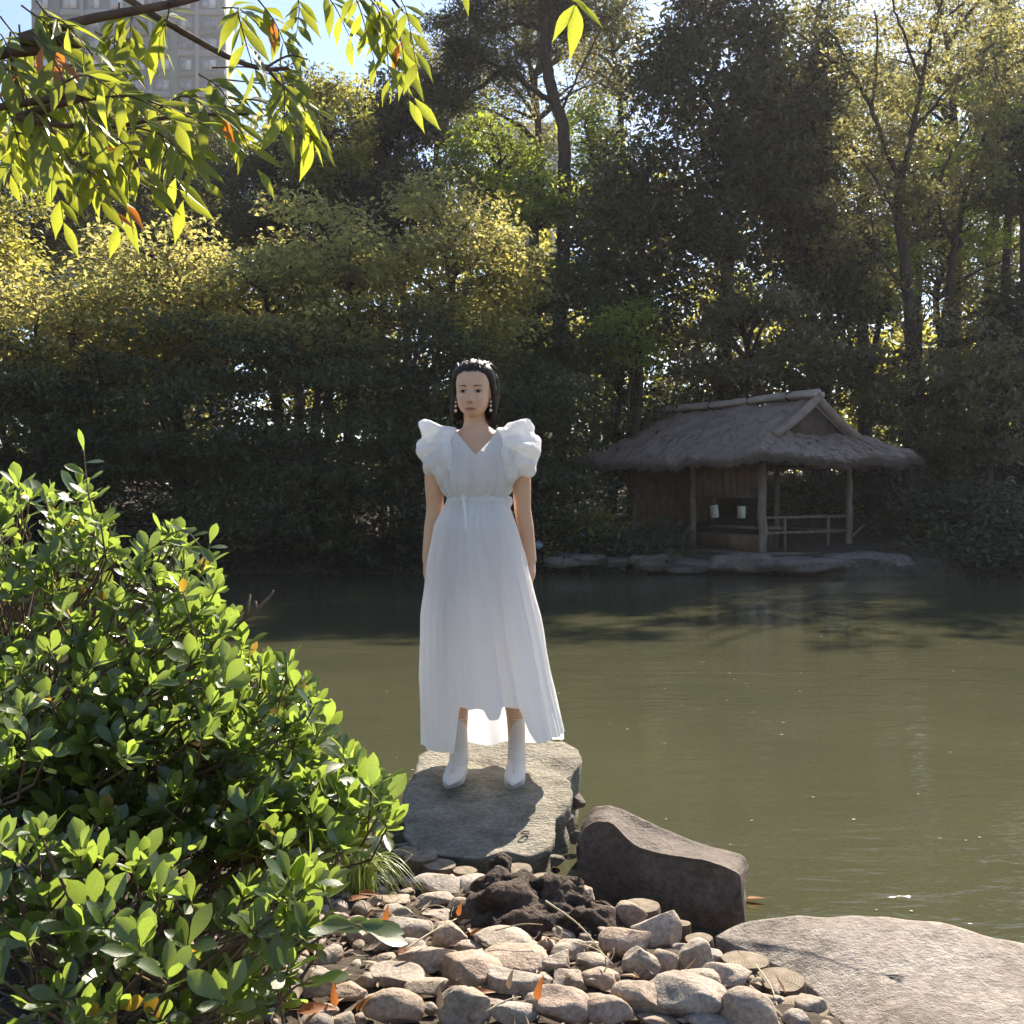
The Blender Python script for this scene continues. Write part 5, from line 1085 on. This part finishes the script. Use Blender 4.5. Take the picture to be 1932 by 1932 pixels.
# hair: a shaped mass swept back from the forehead plus locks over it
def hair():
    mb = MB(); nu, nv = 72, 44
    # rows from the crown down; s runs from the front edge at one side round the back to the other
    zz = np.array([.128, .122, .108, .085, .06, .03, 0, -.03, -.06, -.09, -.115, -.128]); W_ = np.array([.012, .045, .070, .086, .093, .097, .0985, .099, .100, .1005, .099, .093]); Bk = np.array([.02, .06, .088, .107, .115, .118, .118, .114, .106, .096, .084, .070])
    Fr = np.array([.012, .034, .051, .070, .064, .034, .022, .020, .022, .022, .020, .018]); gap = np.array([0, 0, .04, .36, .54, .56, .62, .70, .74, .76, .78, .80])
    outer = []; inner = []
    zi = np.linspace(.128, -.128, nv)
    for z in zi:
        w, b, f = [np.interp(-z, -zz, A) for A in (W_, Bk, Fr)]; g = np.interp(-z, [-.09, -.080, -.070, -.056, -.035, -.010, .03, .09, .128], [0, .04, .18, .37, .52, .60, .70, .77, .80])
        g2 = min(.86, g + .13 * float(sstep(.05, .0, z))); a = np.linspace(-pi * (1 - g * .5), pi * (1 - g2 * .5), nu)    # 0 = back
        x = w * np.sin(a); y = np.where(np.cos(a) > 0, b * np.cos(a), f * np.cos(a) * 1.0); y = np.where(np.cos(a) < 0, f * np.cos(a), y)
        rid = .0022 * np.sin(a * 26 + 3 * np.sin(z * 30)) + .0018 * np.sin(a * 47 + z * 60)
        L = np.hypot(x, y) + 1e-6; x, y = x * (1 + rid / L * 1.0), y * (1 + rid / L); zl = np.full(nu, z)
        if z < -.10: zl = zl + .010 * np.sin(a * 19) + .006 * np.sin(a * 41)
        outer.append(np.stack([x, y, zl], -1)); k = max(.2, 1 - .014 / max(.02, w)); inner.append(np.stack([x * k, y * k, zl - .004], -1))
    Vo = np.concatenate(outer); Vi = np.concatenate(inner); F = grid(nu, nv); n = nu * nv; ring = np.concatenate([np.arange(nu), np.arange(1, nv) * nu + nu - 1, (nv - 1) * nu + np.arange(nu - 2, -1, -1), np.arange(nv - 2, 0, -1) * nu]); nx = np.roll(ring, -1)
    mb.add(hrot(np.concatenate([Vo, Vi])), [F[:, ::-1], F + n, np.stack([ring, nx, nx + n, ring + n], -1)])
    r = np.random.default_rng(61)
    for i in range(230):
        al = r.uniform(-1, 1); sg = 1 if al > .08 else -1; q = abs(al)
        # root on the hairline: across the forehead and down the temples
        if q < .62: hz_ = .070 - .052 * q * q + r.uniform(0, .018); v_ = hz_ / .117; an = al * 1.35; rt = Vector((np.interp(v_, vz, hw) * sin(an), -np.interp(v_, vz, hf) * cos(an) - .001, hz_))
        else: rt = Vector((sg * (.069 + r.uniform(0, .006)), -.045 + (q - .62) * .16, .062 - (q - .62) * .16))
        k = r.uniform(0, 1); lift = r.uniform(.0, .006) + (.010 if q < .5 and i % 3 == 0 else 0)
        p1 = Vector((rt.x * 1.05 + sg * .004, rt.y + .035, .108 - .030 * q + lift)) if q < .62 else Vector((sg * .086, rt.y + .03, rt.z - .005))
        p2 = Vector((sg * (.080 + .012 * q + r.uniform(-.004, .006)), .015 + (.012 if sg > 0 else 0) + .06 * k, .055 + r.uniform(-.01, .02))); p3 = Vector((sg * (.0975 + r.uniform(-.006, .004)), (.022 if sg < 0 else .040) + .065 * k, -.03)); e = Vector((sg * (.096 - .028 * k + r.uniform(-.008, .006)), .012 + .07 * k, -.122 + r.uniform(-.014, .012)))
        c = np.array([p[:] for p in catmull([rt, p1, p2, p3, e], 5)]); mb.add(hrot(c) + 0, []) if False else None
        V, F2 = tube(hrot(c), np.interp(np.linspace(0, 1, len(c)), [0, .18, .5, 1], [.0008, .0030, .0034, .0010]) * r.uniform(.7, 1.25), 5); mb.add(V, F2)
    for i in range(60):   # tousled top
        x = r.uniform(-.055, .055); p = Vector((x, -.055 + r.uniform(0, .02), .098 - abs(x) * .35)); c = np.array([v[:] for v in catmull([p, p + Vector((x * .2, .025, .026 + r.uniform(-.004, .006))), p + Vector((x * .4, .075, .036 + r.uniform(-.004, .006))), p + Vector((x * .7, .13, .02))], 5)]); V, F2 = tube(hrot(c), np.interp(np.linspace(0, 1, len(c)), [0, .2, 1], [.0010, .0038, .002]), 5); mb.add(V, F2)
    return mb
obj('hair', hair(), M['hair'], PR, True)
# earrings: three pearls each on a small hook
for sg in (-1, 1):
    e = empty('earring', tuple(hrot([[sg * .0775, -.004, -.040]])[0])); e.parent = PR
    obj('hook', tube([(0, 0, .008), (0, -.003, .003), (0, 0, -.004), (0, 0, -.052)], [.0012] * 4, 6), M['gold'], e)
    for z, s in ((-.012, .0052), (-.030, .0062), (-.050, .0075)): V, F = ico(2); obj('pearl', (V * s + [0, -.001, z], F), M['pearl'], e, True)
# ---- dress
zt = np.array([1.235, 1.16, 1.114, .98, .856, .713, .45, .16, .05]); XL = np.array([-.122, -.165, -.190, -.214, -.230, -.250, -.252, -.248, -.245]); XR = np.array([.130, .160, .178, .220, .250, .285, .338, .400, .42]); BF = np.array([.092, .125, .142, .162, .175, .19, .205, .22, .225]); BB = np.array([.092, .120, .140, .165, .185, .205, .235, .275, .29])
def hem(th):     # th 0 = front, + towards the picture right
    d = np.degrees((th + pi) % (2 * pi) - pi); z = np.full_like(d, .345)
    z = np.where(d < -27, .150, z); z = np.where((d > -2) & (d < 9), .300, z); z = np.where(d > 28, .205, z)
    z = np.where(np.abs(d) > 95, .205 * 0 + np.interp(np.abs(d), [95, 140, 180], [.165, .10, .075]), z); return z
def skirt():
    nu, nv = 300, 70; th = np.linspace(-pi, pi, nu, False); hz = hem(th); kk = np.hanning(7); kk /= kk.sum(); hz = np.convolve(np.concatenate([hz[-3:], hz, hz[:3]]), kk, 'valid'); t = np.linspace(0, 1, nv)[:, None]; z = 1.235 + (hz[None] - 1.235) * t
    xl, xr, bf, bb = [np.interp(-z, -zt, A) for A in (XL, XR, BF, BB)]; T = np.broadcast_to(th[None], z.shape); D = np.degrees(T)
    dn = (1.235 - z) / 1.1
    Q = np.stack([np.cos(T) * 2.6, np.sin(T) * 2.6, z * .55], -1).reshape(-1, 3); Q2 = Q * [2.3, 2.3, 1.2]
    f = noise3(Q, 1.9, 73, 2).reshape(z.shape) * .9 + .35 * np.sin(13 * T + 2.1 + 3 * noise3(Q, .8, 74, 1).reshape(z.shape)) - .7 * np.abs(np.sin(noise3(Q2, .8, 75, 1).reshape(z.shape) * 1.6)) ** 8 + np.sin(31 * T + 2 * np.sin(3 * T)) * .35 * np.clip(1 - dn * 2.2, 0, 1); am = np.interp(dn, [0, .06, .2, .5, 1], [.04, .085, .085, .085, .10])
    s = 1 + am * f * (.5 + .5 * np.abs(np.cos(T)))
    bp = lambda d0, wl, wr: np.exp(-np.where(D < d0, ((D - d0) / wl) ** 2, ((D - d0) / wr) ** 2))
    s += dn * (.13 * bp(-29, 24, 2.5) + .12 * bp(4, 7, 2.5) + .13 * bp(31, 2.5, 26)) - dn * .05 * bp(-12, 10, 10) - dn * .05 * bp(18, 8, 8)
    for d0, k_ in ((-62, .06), (-44, .05), (-16, .075), (7, .07), (19, .06), (44, .06), (63, .05)):
        dd_ = D - d0 - 5 * (dn - .5); s += np.clip(dn * 1.6, 0, 1) * k_ * (np.exp(-(dd_ / 2.6) ** 2) - .9 * np.exp(-((dd_ - 5.5) / 3.0) ** 2))
    xm, xa = (xl + xr) / 2, (xr - xl) / 2; sx = np.clip(s, .8, 1.03 + .0 * s) * .0 + (1 + (s - 1) * (1 - .75 * np.abs(np.sin(T)) ** 3))
    x = xm + xa * np.sin(T) * sx; y = np.where(np.cos(T) > 0, -bf * np.cos(T), -bb * np.cos(T)) * s + .008
    z = z + .003 * np.sin(T * 9) * t ** 6
    V = np.stack([x, y, z], -1).reshape(-1, 3); V[:, :2] += (.0022 * noise3(V * [1, 1, .45], 26, 71, 3))[:, None] * [1, 1]
    return V, grid(nu, nv, True)
zb = np.array([1.225, 1.262, 1.30, 1.35, 1.42, 1.48, 1.52, 1.56]); wb = np.array([.122, .150, .163, .160, .152, .145, .128, .10]); fb = np.array([.092, .118, .130, .132, .125, .105, .085, .062]); bbk = np.array([.09, .112, .118, .118, .112, .105, .09, .066])
def bodice():
    nu, nv = 240, 44; th = np.linspace(-pi, pi, nu, False); top = np.where(np.cos(th) > 0, 1.419 + .112 * np.minimum(1, np.abs(np.sin(th)) / .74), 1.535); top = np.where((np.cos(th) > 0) & (np.abs(np.sin(th)) > .74), 1.531, top)
    t = np.linspace(0, 1, nv)[:, None]; z = 1.225 + (top[None] - 1.225) * t; w, f, b = [np.interp(z, zb, A) for A in (wb, fb, bbk)]; T = np.broadcast_to(th[None], z.shape)
    g = np.sin(17 * T + .5) * .5 + np.sin(27 * T + 1.9) * .4 + np.sin(11 * T) * .4; am = np.interp(z, [1.225, 1.26, 1.33, 1.42, 1.5], [.04, .075, .055, .028, .010]); s = 1 + am * g
    D = np.degrees(T); up = np.clip((z - 1.26) / .2, 0, 1); s += up * .05 * (np.exp(-((np.abs(D) - 42) / 6) ** 2)) - up * .03 * np.exp(-((np.abs(D) - 30) / 5) ** 2)
    V = np.stack([w * np.sin(T) * s + .003, np.where(np.cos(T) > 0, -f * np.cos(T), -b * np.cos(T)) * s + .006, z], -1).reshape(-1, 3); V += (.0016 * noise3(V, 34, 72, 3))[:, None]
    return V, grid(nu, nv, True)
mb = MB(); mb.add(*skirt()); mb.add(*bodice()); dress = obj('dress', mb, M['cotton'], PR, True)
def sleeve(sg, lobes, seed):
    V = []; F = []; n = 0
    for c, rad, tw in lobes:
        v, f = ico(4); cr = noise3(v, 2.6, seed + n, 2); rg = 1 - 2 * np.abs(np.sin(2.2 * noise3(v, 1.6, seed + 9 + n, 2))); v = v * (1 + .07 * cr + .055 * rg)[:, None] * rad
        c_, s_ = cos(tw), sin(tw); v = np.stack([v[:, 0] * c_ - v[:, 2] * s_, v[:, 1], v[:, 0] * s_ + v[:, 2] * c_], -1); V.append(v + c); F.append(f + n); n += len(v)
    me = remeshed('sleeve', np.concatenate(V), np.concatenate(F), .013, 1); bm = bmesh.new(); bm.from_mesh(me); bmesh.ops.triangulate(bm, faces=bm.faces[:]); bm.normal_update()
    co = np.array([v.co[:] for v in bm.verts]); px_ = co[:, 0] - sg * .085; pz_ = co[:, 2] - 1.475; ang = np.arctan2(pz_, px_ * sg); rr_ = np.hypot(px_, pz_); d = (.0055 * np.sin(7.5 * ang + .8 + 2.2 * noise3(co, 14, seed + 6, 1)) + .0045 * np.sin(14 * ang + 25 * co[:, 1])) * np.clip(rr_ / .09, 0, 1.2) + noise3(co, 22, seed + 4, 2) * .0045 + np.random.default_rng(seed).normal(size=len(co)) * .0008
    for v, k in zip(list(bm.verts), d): v.co += v.normal * float(k)
    bm.normal_update(); cl_ = bm.edges.layers.float.get('crease_edge') or bm.edges.layers.float.new('crease_edge')
    for e in bm.edges:
        if len(e.link_faces) == 2 and e.calc_face_angle(0) > .42: e[cl_] = .6
    bm.to_mesh(me); bm.free(); o = bpy.data.objects.new('sleeve_src', me); COL.objects.link(o); md = o.modifiers.new('s', 'SUBSURF'); md.levels = md.render_levels = 2
    m2 = bpy.data.meshes.new_from_object(o.evaluated_get(bpy.context.evaluated_depsgraph_get())); bpy.data.objects.remove(o); bpy.data.meshes.remove(me); me = m2; me.name = 'sleeve'
    me.polygons.foreach_set('use_smooth', np.ones(len(me.polygons), bool))
    link('sleeve', me, M['cotton'], dress)
sleeve(-1, [((-.190, .0, 1.530), (.064, .074, .040), -.30), ((-.130, .0, 1.520), (.055, .085, .034), -.15), ((-.150, .0, 1.470), (.055, .100, .060), .1), ((-.203, .0, 1.448), (.062, .085, .052), .25), ((-.180, .0, 1.390), (.062, .090, .060), .45), ((-.125, -.03, 1.41), (.034, .088, .10), .10), ((-.142, -.02, 1.330), (.042, .075, .060), .35)], 81)
sleeve(1, [((.195, .0, 1.532), (.068, .074, .046), .35), ((.130, .0, 1.524), (.055, .085, .034), .15), ((.155, .0, 1.470), (.058, .100, .065), -.1), ((.216, .0, 1.448), (.066, .085, .062), -.2), ((.202, .0, 1.385), (.068, .090, .060), -.4), ((.130, -.03, 1.41), (.034, .088, .10), -.10), ((.150, -.02, 1.330), (.044, .075, .060), -.35)], 91)
# sash: two wrapped layers, knot and hanging ends
mb = MB()
for z0, z1, gr in ((1.262, 1.232, .004), (1.236, 1.206, .007)):
    nu = 120; th = np.linspace(-pi, pi, nu, False); rows = []
    for t in np.linspace(0, 1, 7):
        z = z0 + (z1 - z0) * t; o_ = gr * .6 + .003 * sin(pi * t) + .0015 * np.sin(th * 13 + t * 4); rows.append(np.stack([.004 + (.128 + o_) * np.sin(th), .006 - (.097 + o_) * np.cos(th), z + .004 * np.sin(th * 2 + 1) + 0 * th], -1))
    mb.add(np.concatenate(rows), grid(nu, 7, True))
obj('sash', mb, M['cotton'], dress, True)
V, F = ico(3); V = V * (1 + .1 * noise3(V, 4, 4, 2)[:, None]) * [.017, .010, .019] + [-.052, -.099, 1.234]; obj('sash_knot', (V, F), M['cotton'], dress, True)
for pts, w in (([(-.052, -.108, 1.232), (-.046, -.124, 1.19), (-.040, -.146, 1.13), (-.038, -.152, 1.09)], .006), ([(.118, -.03, 1.245), (.142, -.02, 1.235), (.146, -.015, 1.21), (.132, -.02, 1.185)], .014)):
    c = np.array([p[:] for p in catmull(pts, 6)]); o_ = np.array([w, .004, 0]); obj('sash_tail', (np.stack([c - o_, c + [0, -.004, 0], c + o_], 1).reshape(-1, 3), grid(3, len(c))), M['cotton'], dress, True)

# hanging pocket-edge creases that catch the sun
# ---- boots
def boot(cx, toe, seed):
    b = empty('boot', (cx, .02, 0)); b.parent = PR; mb = MB()
    sh = loft(interp_rings([(.258, 0, 0, .0355, .040), (.22, 0, 0, .0375, .042), (.17, 0, .0, .039, .043), (.12, 0, -.004, .040, .047), (.085, 0, -.012, .042, .058), (.070, 0, -.02, .040, .062)], 4), 26); mb.add(*sh)
    # foot: sections from the heel to the pointed toe
    secs = [(.052, .074, .028, .022), (.03, .070, .038, .034), (0, .066, .041, .042), (-.04, .055, .043, .040), (-.08, .038, .046, .032), (-.115, .026, .046, .023), (-.145, .020, .038, .017), (-.170, .0165, .021, .0125), (-.190, .014, .007, .008)]
    q = [Vector((toe * max(0, -y) ** 1.2 * 1.2, y, z)) for y, z, *_ in secs]; n = 22; a = np.arange(n) * 2 * pi / n; V = []
    for (y, z, rx, rz), p in zip(secs, q): V.append(np.stack([p.x + rx * np.cos(a), np.full(n, y), z + rz * np.where(np.sin(a) < 0, .75, 1) * np.sin(a)], -1))
    m = len(secs); V = np.concatenate(V + [[[0, .058, .072]], [[q[-1].x, -.198, .013]]]); F = grid(n, m, True); j = np.arange(n); mb.add(V, [F, np.stack([np.full(n, m * n), (j + 1) % n, j], -1), np.stack([np.full(n, m * n + 1), (m - 1) * n + j, (m - 1) * n + (j + 1) % n], -1)])
    V, F = mb.data(); me = remeshed('upper', V, F, .0045, 2); link('upper', me, M['knit'], b)
    obj('seam', tube([(0, -.0425, .255), (0, -.043, .17), (.0, -.050, .11), (toe * .07, -.083, .075), (toe * .12, -.125, .048)], [.0022] * 5, 6), M['sole'], b, True)
    obj('cuff', tube([(0.0362 * cos(t), .041 * sin(t), .258) for t in np.linspace(0, 2 * pi, 25)], [.0028] * 25, 6, False), M['sole'], b, True)
    obj('heel', loft([(.052, 0, .034, .030, .026), (.03, 0, .036, .028, .024), (-.012, 0, .038, .026, .022)], 14), M['sole'], b, True)
    V = np.stack([np.array([p.x + rx * .95 * cos(t) for (y, z, rx, rz), p in zip(secs, q) for t in (0, pi)]), np.array([y for (y, *_r) in secs for t in (0, 1)]), np.array([z - rz * .75 - .001 for y, z, rx, rz in secs for t in (0, 1)])], -1); m2 = MB(); m2.add(V, grid(2, m)); m2.add(V - [0, 0, .008], grid(2, m)[:, ::-1])
    obj('outsole', m2, M['sole'], b, True); return b
boot(-.078, -.22, 1); boot(.178, -.12, 2)

# ------------------------------------------------------------------ added veil volume that lifts the darks over pond and wood
tag(obj('haze', box((0, 180, 46.5), (560, 520, 97)), M['air']), 'thin sunlit haze hanging over the pond and among the trees', 'haze', kind='stuff')
